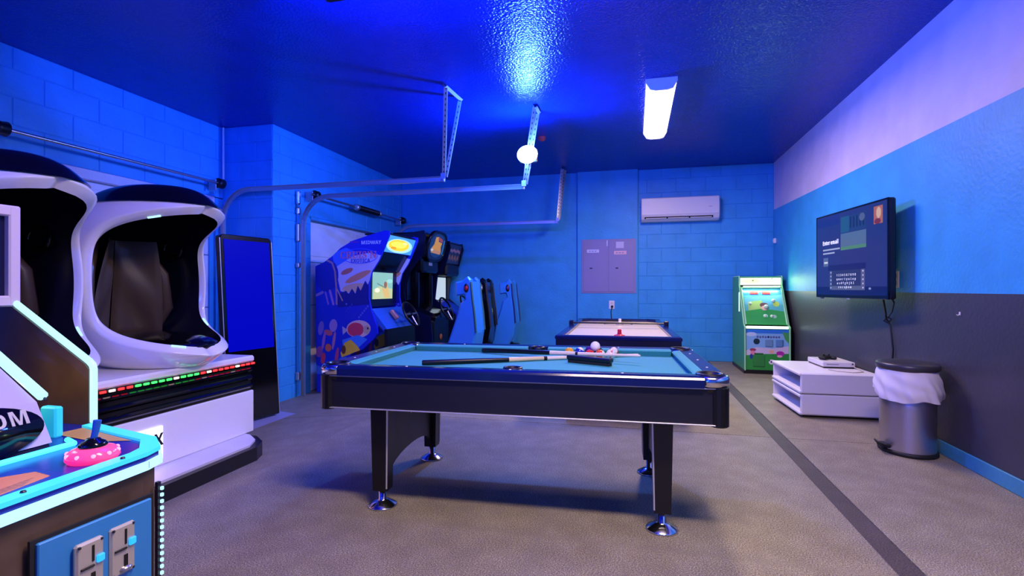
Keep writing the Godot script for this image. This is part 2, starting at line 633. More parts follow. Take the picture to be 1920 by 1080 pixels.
func pool_table() -> void:
	var T := 0.73
	var L := 1.9
	var W := 1.09
	var t := thing("pool_table", "black pool table with turquoise cloth and chrome foot discs in the middle of the room", "pool table", V(-0.58, 0, 2.755), deg_to_rad(2.76))
	# apron boards with bright edging above and below
	for s in [-1.0, 1.0]:
		bx("apron", Vector3(0, 0.6, s * (W / 2 - 0.035)), Vector3(L - 0.06, 0.15, 0.03), 0.003, M.charcoal, t)
		bx("apron", Vector3(s * (L / 2 - 0.035), 0.6, 0), Vector3(0.03, 0.15, W - 0.06), 0.003, M.charcoal, t)
		for y in [0.678, 0.524]:
			bx("edging", Vector3(0, y, s * (W / 2 - 0.028)), Vector3(L - 0.06, 0.005, 0.034), 0.0015, M.silver_trim, t)
			bx("edging", Vector3(s * (L / 2 - 0.028), y, 0), Vector3(0.034, 0.005, W - 0.06), 0.0015, M.silver_trim, t)
		for k in [-1.0, 1.0]:
			var q := B.new()
			q.lathe([Vector2(0.0, 0.515), Vector2(0.036, 0.515), Vector2(0.04, 0.52), Vector2(0.04, 0.68), Vector2(0.0, 0.681)], 16, Transform3D(Basis.IDENTITY, Vector3(s * (L / 2 - 0.045), 0, k * (W / 2 - 0.045))), false)
			obj("corner_post", q, M.black, t)
	bx("slate", Vector3(0, 0.655, 0), Vector3(L - 0.1, 0.04, W - 0.1), 0.0, M.black_matte, t)
	bx("cloth", Vector3(0, 0.681, 0), Vector3(L - 0.2, 0.012, W - 0.2), 0.0, M.cloth, t)
	# rails: rounded bars, each with a cushion on its inner side
	var bar := func(length: float) -> ArrayMesh:
		var p := PackedVector2Array([Vector2(0.0, 0.682), Vector2(0.0, 0.715), Vector2(0.006, 0.724), Vector2(0.016, 0.73), Vector2(0.085, 0.726), Vector2(0.09, 0.69), Vector2(0.09, 0.682)])
		var q := B.new()
		q.prism(p, length)
		return q.done()
	var nose := func(length: float) -> ArrayMesh:
		var p := PackedVector2Array([Vector2(0.088, 0.688), Vector2(0.088, 0.727), Vector2(0.125, 0.722), Vector2(0.133, 0.716), Vector2(0.12, 0.688)])
		var q := B.new()
		q.prism(p, length)
		return q.done()
	var long := (L - 0.34) / 2.0
	var places := []
	for s in [-1.0, 1.0]:
		places.append([L - 0.22, Vector3(0, 0, s * W / 2), Basis(Vector3(0, 0, -s), Vector3.UP, Vector3(s, 0, 0)), 2])
		places.append([W - 0.24, Vector3(s * L / 2, 0, 0), Basis(Vector3(-s, 0, 0), Vector3.UP, Vector3(0, 0, -s)), 1])
	for p in places:
		var r := obj("rail", bar.call(p[0]), M.navy_gloss, t)
		r.transform = Transform3D(p[2], p[1])
		for k in p[3]:
			var c := obj("cushion", nose.call(p[0] - 0.03 if p[3] == 1 else long - 0.03), M.cloth, t)
			var slide: float = 0.0 if p[3] == 1 else (k * 2 - 1) * (0.05 + long / 2)
			c.transform = Transform3D(p[2], p[1] + p[2] * Vector3(0, 0, slide))
		for k in 3:
			var st := B.new()
			st.lathe([Vector2(0.006, 0.0), Vector2(0.006, 0.0018), Vector2(0.0, 0.0022)], 10, Transform3D(Basis.IDENTITY, Vector3(0.05, 0.7275, (k - 1) * p[0] * 0.3)))
			obj("sight", st, M.white, r)
	# pockets
	for s in [-1.0, 1.0]:
		for k in [-1.0, 0.0, 1.0]:
			var c := Vector3(k * (L / 2 - 0.075), 0, s * (W / 2 - (0.075 if k != 0.0 else 0.115)))
			var q := B.new()
			q.lathe([Vector2(0.0, 0.684), Vector2(0.046, 0.684), Vector2(0.05, 0.735), Vector2(0.066, 0.737), Vector2(0.072, 0.728), Vector2(0.07, 0.66), Vector2(0.0, 0.66)], 20, Transform3D(Basis.from_scale(Vector3(0.86, 1, 0.86) if k != 0.0 else Vector3(0.66, 0.993, 0.66)), c))
			obj("pocket", q, M.black, t)
			if k != 0.0:
				var cap := B.new()
				cap.lathe([Vector2(0.06, 0.684), Vector2(0.072, 0.686), Vector2(0.074, 0.712), Vector2(0.068, 0.726), Vector2(0.058, 0.732), Vector2(0.05, 0.72)], 24, Transform3D(Basis.IDENTITY, c + Vector3(k * 0.004, 0, s * 0.004)))
				obj("corner_cap", cap, M.chrome, t)
	# legs with bright strips, on screw feet; an arched panel joins each pair
	for sx in [-1.0, 1.0]:
		for sz in [-1.0, 1.0]:
			var at := Vector3(sx * 0.683, 0, sz * 0.364 + 0.01)
			var q := B.new()
			for seg in [[0.085, 0.09, 0.525, 0.074, 0.078]]:
				var a: float = seg[0]
				var pts := []
				for w in [[seg[3], a], [seg[1], seg[2]]]:
					var hw: float = w[0] / 2
					pts.append([at + Vector3(-hw, w[1], -hw), at + Vector3(hw, w[1], -hw), at + Vector3(hw, w[1], hw), at + Vector3(-hw, w[1], hw)])
				for i in 4:
					var j := (i + 1) % 4
					var o: Vector3 = pts[0][i] + pts[0][j] - at * 2
					o.y = 0
					q.quad(pts[0][i], pts[0][j], pts[1][j], pts[1][i], o)
				q.quad(pts[0][0], pts[0][1], pts[0][2], pts[0][3], Vector3.DOWN)
			var leg := obj("leg", q, M.black, t)
			var strip := B.new()
			strip.tube([at + Vector3(-sx * 0.037, 0.1, 0.037 * sz), at + Vector3(-sx * 0.045, 0.52, 0.045 * sz)], 0.0045, 6)
			obj("edge_strip", strip, M.silver_trim, leg)
			var foot := B.new()
			foot.lathe([Vector2(0.0, 0.0), Vector2(0.07, 0.0), Vector2(0.073, 0.004), Vector2(0.07, 0.009), Vector2(0.03, 0.03), Vector2(0.019, 0.036), Vector2(0.019, 0.088), Vector2(0.0, 0.089)], 28, Transform3D(Basis.IDENTITY, at))
			obj("foot", foot, M.chrome, t)
		var arch := PackedVector2Array([Vector2(-0.33, 0.525), Vector2(0.33, 0.525), Vector2(0.335, 0.11)])
		for i in 13:
			var a := PI * i / 12.0
			arch.append(Vector2(cos(a) * 0.315, 0.112 + pow(sin(a), 0.8) * 0.1))
		arch.append(Vector2(-0.335, 0.11))
		var pn := B.new()
		pn.prism(arch, 0.022, Transform3D(Basis(Vector3(0, 0, -1), Vector3.UP, Vector3(1, 0, 0)), Vector3(sx * 0.683, 0, 0.01)))
		var panel := obj("end_panel", pn, M.charcoal, t)
		var em := B.new()
		em.prism(PackedVector2Array([Vector2(-0.02, 0.0), Vector2(0.0, -0.034), Vector2(0.02, 0.0), Vector2(0.0, 0.034)]), 0.004, Transform3D(Basis(Vector3(0, 0, -1), Vector3.UP, Vector3(1, 0, 0)), Vector3(sx * 0.683 - sx * 0.013, 0.42, 0.03)))
		obj("emblem", em, M.off_white, panel)


func table_top_things() -> void:
	var bed := 0.687
	var cue := func(label: String, butt: Vector3, tip: Vector3, sleeve: float, fore: Material) -> void:
		var t := thing("cue_stick", label, "cue", butt, 0.0, "cue sticks on the pool table")
		var dir := tip - butt
		var at := func(f: float) -> Vector3: return dir * f
		var q := B.new()
		q.tube([at.call(0.0), at.call(0.004), at.call(sleeve)], [0.011, 0.0145, 0.0135], 12)
		obj("butt", q, M.black, t)
		q = B.new()
		q.tube([at.call(sleeve), at.call(sleeve + 0.16)], [0.0135, 0.0115], 12)
		obj("forearm", q, fore, t)
		q = B.new()
		q.tube([at.call(sleeve + 0.16), at.call(sleeve + 0.175)], 0.0122, 12)
		obj("joint_ring", q, M.black, t)
		q = B.new()
		q.tube([at.call(sleeve + 0.175), at.call(0.985)], [0.011, 0.0072], 12)
		obj("shaft", q, M.wood_shaft, t)
		q = B.new()
		q.tube([at.call(0.985), at.call(1.0)], [0.0072, 0.0068], 10)
		obj("tip", q, M.off_white, t)
	cue.call("cue stick with thick black butt and pale shaft crossing in front of the balls", V(-0.95, bed + 0.0165, 3.12), V(0.03, bed + 0.046, 2.845), 0.47, M.wood_shaft)
	cue.call("cue stick with light wood forearm, its tip reaching behind the heap of balls", V(-1.105, bed + 0.016, 2.52), V(0.02, bed + 0.0095, 3.18), 0.37, M.wood_pale)
	var br := thing("table_brush", "short black table brush lying right of the crossed cue sticks", "brush", V(-0.241, bed, 2.789), deg_to_rad(-24.0))
	bx("brush_back", Vector3(0, 0.029, 0), Vector3(0.27, 0.024, 0.044), 0.006, M.black, br)
	bx("bristles", Vector3(0, 0.0095, 0), Vector3(0.255, 0.019, 0.034), 0.002, M.black_matte, br)
	# the balls, gathered in a heap with the cue ball on top
	var balls := [
		[-0.385, 3.06, 0.0, "e8a61c", false, "yellow ball at the left end of the ball heap"],
		[-0.325, 3.085, 0.0, "1733b0", true, "blue and white striped ball between the yellow and red balls"],
		[-0.255, 2.976, 0.0, "d8301f", false, "red ball at the front of the heap below the white ball"],
		[-0.196, 2.995, 0.0, "e2552a", true, "orange striped ball at the front right of the heap"],
		[-0.136, 3.02, 0.0, "e9e4e0", true, "white ball with a thin pink band at the right of the heap"],
		[-0.125, 3.15, 0.0, "b5301c", true, "brick red striped ball at the right end of the heap"],
		[-0.212, 3.097, 0.0, "101014", false, "black ball in the middle of the heap"],
		[-0.27, 3.135, 0.0, "4a1a6e", false, "purple ball at the back of the heap"],
		[-0.226, 3.015, 0.045, "f0ece8", false, "white cue ball resting on top of the ball heap"],
	]
	for b in balls:
		var m: StandardMaterial3D
		if b[4]:
			var im := pic(8, 64, Color("ece6dc"))
			var half := 13 if b[3] != "e9e4e0" else 4
			im.fill_rect(Rect2i(0, 32 - half, 8, half * 2), Color(b[3]) if b[3] != "e9e4e0" else Color("d67a86"))
			m = print_mat(im, 0.12)
		else:
			m = hexmat(b[3], 0.12)
		var q := B.new()
		q.ball(Vector3.ZERO, Vector3.ONE * 0.0286, 24, 16)
		var o := obj("billiard_ball", q, m)
		o.position = V(b[0], bed + 0.0286 + b[2], b[1])
		o.rotation = Vector3(b[0] * 9.0, b[1] * 5.0, b[1] * 7.0)
		tag(o, b[5], "ball", "balls heaped on the pool table")


func air_hockey_table() -> void:
	var t := thing("air_hockey_table", "dark blue air hockey table with pale playing field behind the pool table", "game table", V(-0.18, 0, 5.68), deg_to_rad(1.5))
	var L := 2.6
	var W := 1.06
	var T := 0.69
	bx("base", Vector3(0, 0.3, 0), Vector3(0.74, 0.6, L - 0.5), 0.01, M.navy, t)
	bx("cabinet_side", Vector3(0, 0.6, L / 2 - 0.02), Vector3(W - 0.02, 0.13, 0.03), 0.005, M.navy, t)
	bx("cabinet_side", Vector3(0, 0.6, -L / 2 + 0.02), Vector3(W - 0.02, 0.13, 0.03), 0.005, M.navy, t)
	for s in [-1.0, 1.0]:
		bx("cabinet_side", Vector3(s * (W / 2 - 0.02), 0.6, 0), Vector3(0.03, 0.13, L - 0.04), 0.005, M.navy, t)
	var field := hexmat("cfc0a4", 0.3)
	bx("playing_field", Vector3(0, 0.655, 0), Vector3(W - 0.1, 0.01, L - 0.1), 0.0, field, t)
	bx("rail", Vector3(0, 0.675, L / 2 - 0.035), Vector3(W, 0.04, 0.07), 0.01, M.navy_gloss, t)
	bx("rail", Vector3(0, 0.675, -L / 2 + 0.035), Vector3(W - 0.16, 0.04, 0.07), 0.01, M.navy_gloss, t)
	for s in [-1.0, 1.0]:
		bx("rail", Vector3(s * (W / 2 - 0.035), 0.675, 0.05), Vector3(0.07, 0.04, L - 0.26), 0.01, M.navy_gloss, t)
		bx("corner_block", Vector3(s * (W / 2 - 0.09), 0.676, -L / 2 + 0.09), Vector3(0.2, 0.042, 0.07), 0.01, M.navy_gloss, t, Basis(Vector3.UP, -s * PI / 4))
		bx("scoring_post", Vector3(s * (W / 2 - 0.02), 0.712, -0.03), Vector3(0.05, 0.07, 0.06), 0.008, M.navy, t)
		bx("goal_slot", Vector3(0, 0.671, s * (L / 2 - 0.073)), Vector3(0.32, 0.02, 0.012), 0.002, M.black, t)
	bx("centre_bar", Vector3(0, 0.718, -0.03), Vector3(W - 0.06, 0.016, 0.03), 0.004, M.black, t)
	var ring := B.new()
	ring.lathe([Vector2(0.16, 0.6601), Vector2(0.175, 0.6601), Vector2(0.175, 0.6612), Vector2(0.16, 0.6612)], 36, Transform3D(Basis.IDENTITY, Vector3(0, 0, -0.72)), false)
	obj("field_mark", ring, M.navy, t)
	for p in [[Vector3(0.02, 0.66, 1.02), M.red, "red air hockey mallet on the near half of the field"], [Vector3(0.02, 0.66, -0.6), hexmat("d8d2c0", 0.35), "pale air hockey mallet on the far half of the field"]]:
		var q := B.new()
		q.lathe([Vector2(0.0, 0.0), Vector2(0.048, 0.0), Vector2(0.05, 0.012), Vector2(0.047, 0.022), Vector2(0.036, 0.024), Vector2(0.02, 0.03), Vector2(0.017, 0.055), Vector2(0.019, 0.066), Vector2(0.012, 0.075), Vector2(0.0, 0.076)], 24)
		var o := obj("hockey_mallet", q, p[1])
		o.position = t.transform * p[0]
		tag(o, p[2], "mallet", "air hockey mallets")
	for s in [-1.0, 1.0]:
		for k in [-1.0, 1.0]:
			var q := B.new()
			q.lathe([Vector2(0.0, 0.0), Vector2(0.05, 0.0), Vector2(0.05, 0.02), Vector2(0.03, 0.03), Vector2(0.03, 0.55), Vector2(0.0, 0.55)], 16, Transform3D(Basis.IDENTITY, Vector3(s * 0.44, 0, k * (L / 2 - 0.14))))
			obj("leg", q, M.black, t)


func motion_simulator() -> void:
	# platform: black plinth, step plate, white box with a ribbed black band and a strip of LEDs
	var t := thing("simulator_platform", "long white and black platform with red and green LED strip carrying two egg pods", "platform", V(-3.4, 0, 1.75))
	var x0 := 1.0    # plinth front, from the root
	var plan := PackedVector2Array([Vector2(-0.85, -1.35), Vector2(-0.85, 1.3), Vector2(-0.1, 1.3), Vector2(0.62, 1.32), Vector2(0.82, 1.29), Vector2(0.94, 1.2), Vector2(x0, 1.08), Vector2(x0, -1.35)])
	var flat := Basis(Vector3(1, 0, 0), Vector3(0, 0, -1), Vector3(0, 1, 0))
	var q := B.new()
	q.prism(plan, 0.36, Transform3D(flat, Vector3(0, -0.115, 0)))
	obj("plinth", q, M.black, t)
	var plan2 := PackedVector2Array()
	for p in plan:
		plan2.append(Vector2(p.x - 0.04 if p.x > 0.5 else p.x, p.y - 0.02 if p.y > 1.0 else p.y))
	q = B.new()
	q.prism(plan2, 0.014, Transform3D(flat, Vector3(0, 0.072, 0)))
	obj("step_plate", q, M.trim_white, t)
	var mid := -0.09
	bx("base_box", Vector3(0.0, 0.227, mid), Vector3(1.49, 0.296, 2.52), 0.006, M.white_gloss, t)
	bx("black_band", Vector3(0.0, 0.475, mid), Vector3(1.46, 0.2, 2.49), 0.0, M.black_gloss, t)
	for k in 3:
		bx("rib", Vector3(0.735, 0.41 + k * 0.058, mid), Vector3(0.036, 0.032, 2.5), 0.012, M.black_gloss, t)
	bx("top_slab", Vector3(0.0, 0.6, mid), Vector3(1.5, 0.045, 2.53), 0.012, M.white_gloss, t)
	var lit := {"r": glow("ff2020", 5.0, "400000"), "g": glow("30ff50", 4.0, "004000"), "w": glow("ffd8d0", 4.0, "404040")}
	var order := "rrrwrrrrrrwrrrggggggwgggggrrrrrwrrgggggwgggrwrrrrwrrr"
	var strip := bx("led_channel", Vector3(0.746, 0.568, mid), Vector3(0.008, 0.016, 2.5), 0.0, M.black, t)
	for i in order.length():
		bx("led", Vector3(0.753, 0.568, mid + 1.24 - i * 2.48 / (order.length() - 1)), Vector3(0.008, 0.012, 0.032), 0.002, lit[order[i]], strip)
	var sg := bx("sign_plate", Vector3(0.752, 0.215, -0.47), Vector3(0.008, 0.19, 0.3), 0.002, glow("ffffff", 1.0, "f0f0f0"), t)
	sg.set_meta("label", "white lit sign plate on the platform front")
	words("sign_letters", "OX", Vector3(0.757, 0.235, -0.555), Basis(Vector3(0, 0, -1), Vector3.UP, Vector3(1, 0, 0)), 0.07, M.charcoal, sg)
	# the light of the LED strip
	area_light("led_strip_light", V(-2.63, 0.568, 2.2), Vector2(0.01, 1.4), Color(1.0, 0.3, 0.3), 0.06, Basis(Vector3.UP, -PI / 2))
	pod("white egg shaped simulator pod nearest the black kiosk, black inside", V(-2.98, 0.573, 2.6))
	pod("white egg shaped simulator pod at the left edge of the picture, beside its twin", V(-2.98, 0.573, 1.775))


func pod(label: String, at: Vector3) -> void:
	# egg shell with a saddle-cut mouth that faces the room (+x)
	var t := thing("simulator_pod", label, "simulator", at, 0.0, "egg pods of the simulator")
	var R := Vector3(0.62, 0.575, 0.412)
	var shell := func(u: float, v: float, s: float) -> Vector3:
		var pv := v * PI
		var k := clampf(absf(v - 0.5) / 0.295, 0.0, 1.0)
		var A := lerpf(deg_to_rad(88.0), PI, pow(k, 5.0))
		var a := u * A
		var ring := pow(maxf(sin(pv), 0.0), 0.66)
		var lean := 0.05 * (v - 0.5)
		return Vector3(-cos(a) * ring * R.x * s + lean, maxf(0.575 + cos(pv) * R.y * s, 0.05 * (2.0 - s)), sin(a) * ring * R.z * s)
	var mid := Vector3(0, 0.575, 0)
	var q := B.new()
	var out := func(u, v): return shell.call(u * 2.0 - 1.0, v, 1.0)
	q.surf(56, 100, out, func(u, v): return out.call(u, v) - mid)
	# the rolled rim: from the outer edge round to the inner one
	for side in [-1.0, 1.0]:
		var rim := func(u: float, v: float):
			var o: Vector3 = shell.call(side, v, 1.0)
			var i: Vector3 = shell.call(side, v, 0.895)
			var f := Vector3(0.035 * sin(u * PI), 0, 0)
			return o.lerp(i, u) + f * sin(clampf((v - 0.205) / 0.59, 0.0, 1.0) * PI)
		q.surf(6, 100, rim, func(_u, _v): return Vector3(1, 0, 0))
	obj("shell", q, M.white_gloss, t)
	q = B.new()
	var inn := func(u, v): return shell.call(u * 2.0 - 1.0, v, 0.895)
	q.surf(56, 100, inn, func(u, v): return mid - inn.call(u, v))
	obj("lining", q, hexmat("090b1e", 0.14), t)
	# glossy black cap over the canopy
	q = B.new()
	var cap := func(u: float, v: float):
		var pv := lerpf(0.04, 0.215, v) * PI
		var a: float = PI - 0.5 + (u * 2.0 - 1.0) * lerpf(1.7, 1.35, v)
		var ring := pow(sin(pv), 0.66)
		var e := 1.0 + 0.035 * sin(u * PI) * sin(clampf(v * 1.2, 0.0, 1.0) * PI)
		return Vector3(-cos(a) * ring * R.x * 1.012 * e - 0.018, 0.575 + cos(pv) * R.y * 1.012 * e + 0.006, sin(a) * ring * R.z * 1.012 * e)
	q.surf(28, 10, cap, func(u, v): return cap.call(u, v) - mid)
	obj("canopy_cap", q, M.black_gloss, t)
	# seat: a padded back in two halves and a black cushion
	for s in [-1.0, 1.0]:
		q = B.new()
		var back := func(u: float, v: float):
			var y := lerpf(0.2, 0.84, v)
			var z: float = s * lerpf(0.004, 0.24, u) * (1.0 - 0.35 * v * v)
			var puff := 0.05 * pow(sin(u * PI), 0.5) * pow(maxf(sin(clampf(v, 0.0, 1.0) * PI), 0.0), 0.4)
			var crease := 0.012 * sin(v * 11.0 + u * 5.0) * sin(u * PI)
			return Vector3(-0.36 + 0.05 * v + puff + crease + 0.16 * u * u, y, z)
		q.surf(12, 20, back, func(_u, _v): return Vector3(1, 0.1, 0))
		obj("seat_back", q, M.leather, t)
		q = B.new()
		q.tube([Vector3(-0.31, 0.2, s * 0.25), Vector3(-0.2, 0.4, s * 0.27), Vector3(-0.21, 0.62, s * 0.25), Vector3(-0.27, 0.8, s * 0.16)], [0.03, 0.045, 0.04, 0.025], 10)
		obj("bolster", q, M.leather, t)
	q = B.new()
	q.ball(Vector3(0.0, 0.17, 0), Vector3(0.42, 0.085, 0.29), 28, 14)
	obj("seat_cushion", q, M.black_gloss, t)
	q = B.new()
	var pts := []
	for i in 19:
		var a := TAU * i / 18.0
		pts.append(Vector3(-0.18 + cos(a) * 0.062, 0.8 + sin(a) * 0.062, -0.305 - cos(a) * 0.012))
	q.tube(pts, 0.011, 8)
	obj("speaker_ring", q, M.black_gloss, t)
	# small lights set in the rim
	for w in [[1.0, 0.25, 0.012], [1.0, 0.768, 0.012], [-1.0, 0.68, 0.03]]:
		var a: Vector3 = shell.call(w[0], w[1] - w[2] * 0.5, 0.905)
		var b: Vector3 = shell.call(w[0], w[1] + w[2] * 0.5, 0.905)
		var n := Vector3(0.022, 0, 0)
		q = B.new()
		q.tube([a + n * 0.4, b + n * 0.4], 0.006, 6)
		obj("rim_lamp", q, M.neon_white, t)


func ticket_machine() -> void:
	# stands against the left of the camera and faces the room (+x); its far end shows
	var t := thing("ticket_arcade_machine", "arcade machine in the near left corner with cyan neon edges and coin slots", "arcade machine", V(-1.4, 0, 0.45))
	# local: x towards the room, z towards the camera side; far end at z = -0.6
	var E := Vector3(1.4, 0, 0.45)
	var P := func(x: float, y: float, d: float) -> Vector3: return Vector3(x + 1.4, y, 0.45 - d)
	var bronze := hexmat("6a564e", 0.32, 0.25)
	bronze.albedo_texture = noise_tex(0.02, [[0.0, Color(0.82, 0.8, 0.8)], [1.0, Color(1, 1, 1)]], 256, FastNoiseLite.TYPE_SIMPLEX_SMOOTH, 3, 41)
	tri_map(bronze, 1.5)
	var flat := Basis(Vector3(1, 0, 0), Vector3(0, 0, -1), Vector3(0, 1, 0))
	var near := -0.2
	var deck := func(grow: float) -> PackedVector2Array:
		var r := PackedVector2Array()
		for p in [[-1.98, near], [-0.985 + grow, near], [-1.03 + grow, 0.885], [-1.045 + grow * 0.5, 0.93 + grow * 0.8], [-1.12, 0.985 + grow], [-1.40, 1.05 + grow], [-1.98, 1.05 + grow]]:
			r.append(Vector2(p[0] + 1.4, p[1] - 0.45))
		return r
	var q := B.new()
	q.prism(deck.call(-0.012), 0.7, Transform3D(flat, Vector3(0, 0.35, 0)))
	obj("body", q, bronze, t)
	q = B.new()
	q.prism(deck.call(-0.004), 0.036, Transform3D(flat, Vector3(0, 0.72, 0)))
	obj("control_deck", q, hexmat("10229a", 0.25), t)
	# acrylic border lying on the deck, and the lit edge below it
	var edge := [P.call(-0.985, 0.7, near), P.call(-1.03, 0.7, 0.885), P.call(-1.045, 0.7, 0.93), P.call(-1.12, 0.7, 0.985), P.call(-1.40, 0.7, 1.05)]
	var inner := [P.call(-1.02, 0.7, near), P.call(-1.064, 0.7, 0.873), P.call(-1.076, 0.7, 0.905), P.call(-1.135, 0.7, 0.958), P.call(-1.40, 0.7, 1.02)]
	q = B.new()
	for i in 4:
		var up := Vector3(0, 0.044, 0)
		q.quad(edge[i] + up, edge[i + 1] + up, inner[i + 1] + up, inner[i] + up, Vector3.UP)
		q.quad(inner[i] + up, inner[i + 1] + up, inner[i + 1] + up * 0.8, inner[i] + up * 0.8, inner[i] - edge[i])
		q.quad(edge[i] + up, edge[i + 1] + up, edge[i + 1] + up * 0.8, edge[i] + up * 0.8, edge[i] - inner[i])
	var border := obj("deck_border", q, glow("3fd8f0", 0.62, "2fb9d8"), t)
	for d in [0.55, 0.66, 0.84]:
		var sc := B.new()
		sc.lathe([Vector2(0.005, 0.0), Vector2(0.004, 0.003), Vector2(0.0, 0.004)], 10, Transform3D(Basis.IDENTITY, P.call(-1.025 - d * 0.02, 0.744, d)))
		obj("screw", sc, M.charcoal, border)
	q = B.new()
	for i in 3:
		var o: Vector3 = (edge[i] - inner[i]).normalized()
		var up0 := Vector3(0, 0.006, 0)
		var up1 := Vector3(0, 0.024, 0)
		q.quad(edge[i] + up0 + o * 0.004, edge[i + 1] + up0 + o * 0.004, edge[i + 1] + up1 + o * 0.004, edge[i] + up1 + o * 0.004, o)
		q.quad(edge[i] + up0 - o * 0.006, edge[i + 1] + up0 - o * 0.006, edge[i + 1] + up0 + o * 0.004, edge[i] + up0 + o * 0.004, Vector3.DOWN)
		q.quad(edge[i] + up1 - o * 0.006, edge[i + 1] + up1 - o * 0.006, edge[i + 1] + up1 + o * 0.004, edge[i] + up1 + o * 0.004, Vector3.UP)
	obj("neon_edge", q, M.neon_white, t)
	area_light("neon_edge_light", V(-0.98, 0.716, 0.5), Vector2(0.03, 0.8), Color(0.35, 0.85, 1.0), 0.07, Basis(Vector3.UP, -PI / 2))
	# graphic on the deck
	var im := pic(128, 96, Color("10229a"))
	patch(im, [Vector2(0, 96), Vector2(0, 20), Vector2(70, 6), Vector2(108, 14), Vector2(124, 34), Vector2(120, 70), Vector2(70, 84), Vector2(20, 96)], Color("d07a4c"))
	patch(im, [Vector2(0, 58), Vector2(44, 40), Vector2(28, 56), Vector2(0, 70)], Color("1a3a9c"))
	for k in 4:
		stroke(im, [Vector2(34 - k * 6, 74 + k * 4), Vector2(112 - k * 4, 56 + k * 5)], 1.2, Color("8a4636"))
	q = B.new()
	q.quad(P.call(-1.05, 0.7392, 0.45), P.call(-1.055, 0.7392, 0.76), P.call(-1.2, 0.7392, 0.76), P.call(-1.2, 0.7392, 0.45), Vector3.UP)
	obj("deck_graphic", q, print_mat(im, 0.4), t)
	q = B.new()
	q.quad(P.call(-1.16, 0.7392, 0.958), P.call(-1.39, 0.7392, 1.015), P.call(-1.4, 0.7392, 0.955), P.call(-1.24, 0.7392, 0.93), Vector3.UP)
	obj("deck_graphic", q, hexmat("b08a5a", 0.4), t)
	# joystick: a lit pink ring, a boot and a short stick
	var j: Vector3 = P.call(-1.115, 0.738, 0.835)
	var pink := glow("ff2a6a", 0.9, "e05080")
	pink.roughness = 0.15
	q = B.new()
	q.lathe([Vector2(0.042, 0.0), Vector2(0.047, 0.006), Vector2(0.046, 0.016), Vector2(0.038, 0.024), Vector2(0.024, 0.029), Vector2(0.0, 0.03)], 32, Transform3D(Basis.IDENTITY, j))
	var ring := obj("joystick_ring", q, pink, t)
	for k in 10:
		var a := TAU * k / 10.0
		q = B.new()
		q.ball(j + Vector3(cos(a) * 0.0435, 0.017, sin(a) * 0.0435), Vector3.ONE * 0.0045, 8, 6)
		obj("ring_lamp", q, glow("ff7088", 3.0, "ff6080"), ring)
	q = B.new()
	q.lathe([Vector2(0.024, 0.027), Vector2(0.026, 0.032), Vector2(0.021, 0.038), Vector2(0.015, 0.041), Vector2(0.012, 0.045), Vector2(0.0, 0.047)], 24, Transform3D(Basis.IDENTITY, j))
	obj("joystick_boot", q, M.black_gloss, t)
	q = B.new()
	q.tube([j + Vector3(0, 0.04, 0), j + Vector3(0.002, 0.06, -0.004), j + Vector3(0.004, 0.082, -0.006)], [0.006, 0.0065, 0.0075], 12)
	obj("joystick_handle", q, hexmat("1c58b4", 0.3), t)
	bx("acrylic_post", P.call(-1.385, 0.775, 0.94), Vector3(0.05, 0.075, 0.02), 0.004, glow("1fa8d8", 0.7, "2fb9d8"), t)
	# coin door with two chrome coin slots
	var face := Basis(Vector3(0, 0, -1), Vector3.UP, Vector3(1, 0, 0)) * Basis(Vector3.UP, deg_to_rad(-3.0))
	bx("door_recess", P.call(-1.0165, 0.41, 0.769), Vector3(0.222, 0.5, 0.006), 0.0, M.black_matte, t, face)
	var door := bx("coin_door", P.call(-1.013, 0.41, 0.769), Vector3(0.206, 0.486, 0.012), 0.002, hexmat("2f7fc4", 0.4), t, face)
	for d in [0.742, 0.808]:
		var cx: float = -1.002 - (d - 0.745) * 0.052
		bx("coin_slot_plate", P.call(cx, 0.575, d), Vector3(0.05, 0.1, 0.012), 0.004, hexmat("b8b2ac", 0.3, 0.35), door, face)
		bx("coin_slot", P.call(cx + 0.006, 0.6, d + 0.004), Vector3(0.004, 0.03, 0.003), 0.0, M.black, door, face)
		bx("reject_button", P.call(cx + 0.009, 0.586, d + 0.016), Vector3(0.014, 0.015, 0.006), 0.002, glow("20a0ff", 1.5, "2060a0"), door, face)
		bx("return_lever", P.call(cx + 0.007, 0.577, d - 0.006), Vector3(0.024, 0.004, 0.004), 0.001, M.black, door, face)
		bx("return_cup", P.call(cx + 0.006, 0.55, d + 0.004), Vector3(0.007, 0.028, 0.004), 0.0, M.black, door, face)
		var cup := B.new()
		cup.ball(P.call(cx + 0.006, 0.536, d + 0.004), Vector3(0.009, 0.006, 0.012), 12, 8)
		obj("return_lip", cup, M.steel, door)
		for w in [[-0.02, 0.62], [0.02, 0.62], [-0.02, 0.53], [0.02, 0.53]]:
			bx("rivet", P.call(cx + 0.006, w[1], d + w[0]), Vector3(0.005, 0.005, 0.004), 0.001, M.charcoal, door, face)
	# strip of white LEDs down the far front corner
	var ch := bx("led_channel", P.call(-1.032, 0.36, 0.912), Vector3(0.008, 0.62, 0.008), 0.0, M.navy, t)
	for k in 44:
		bx("led", P.call(-1.025, 0.655 - k * 0.0145, 0.916), Vector3(0.006, 0.0075, 0.006), 0.001, M.neon_white, ch)
	# far side board, its profile edged in neon
	var side := Basis(Vector3(1, 0, 0), Vector3.UP, Vector3(0, 0, 1))
	var prof := PackedVector2Array([Vector2(-0.6, 0.7), Vector2(-0.005, 0.7), Vector2(-0.006, 0.885), Vector2(-0.02, 0.9), Vector2(-0.32, 1.072), Vector2(-0.6, 1.08)])
	q = B.new()
	q.prism(prof, 0.018, Transform3D(side, Vector3(0, 0, -0.6)))
	obj("side_board", q, bronze, t)
	q = B.new()
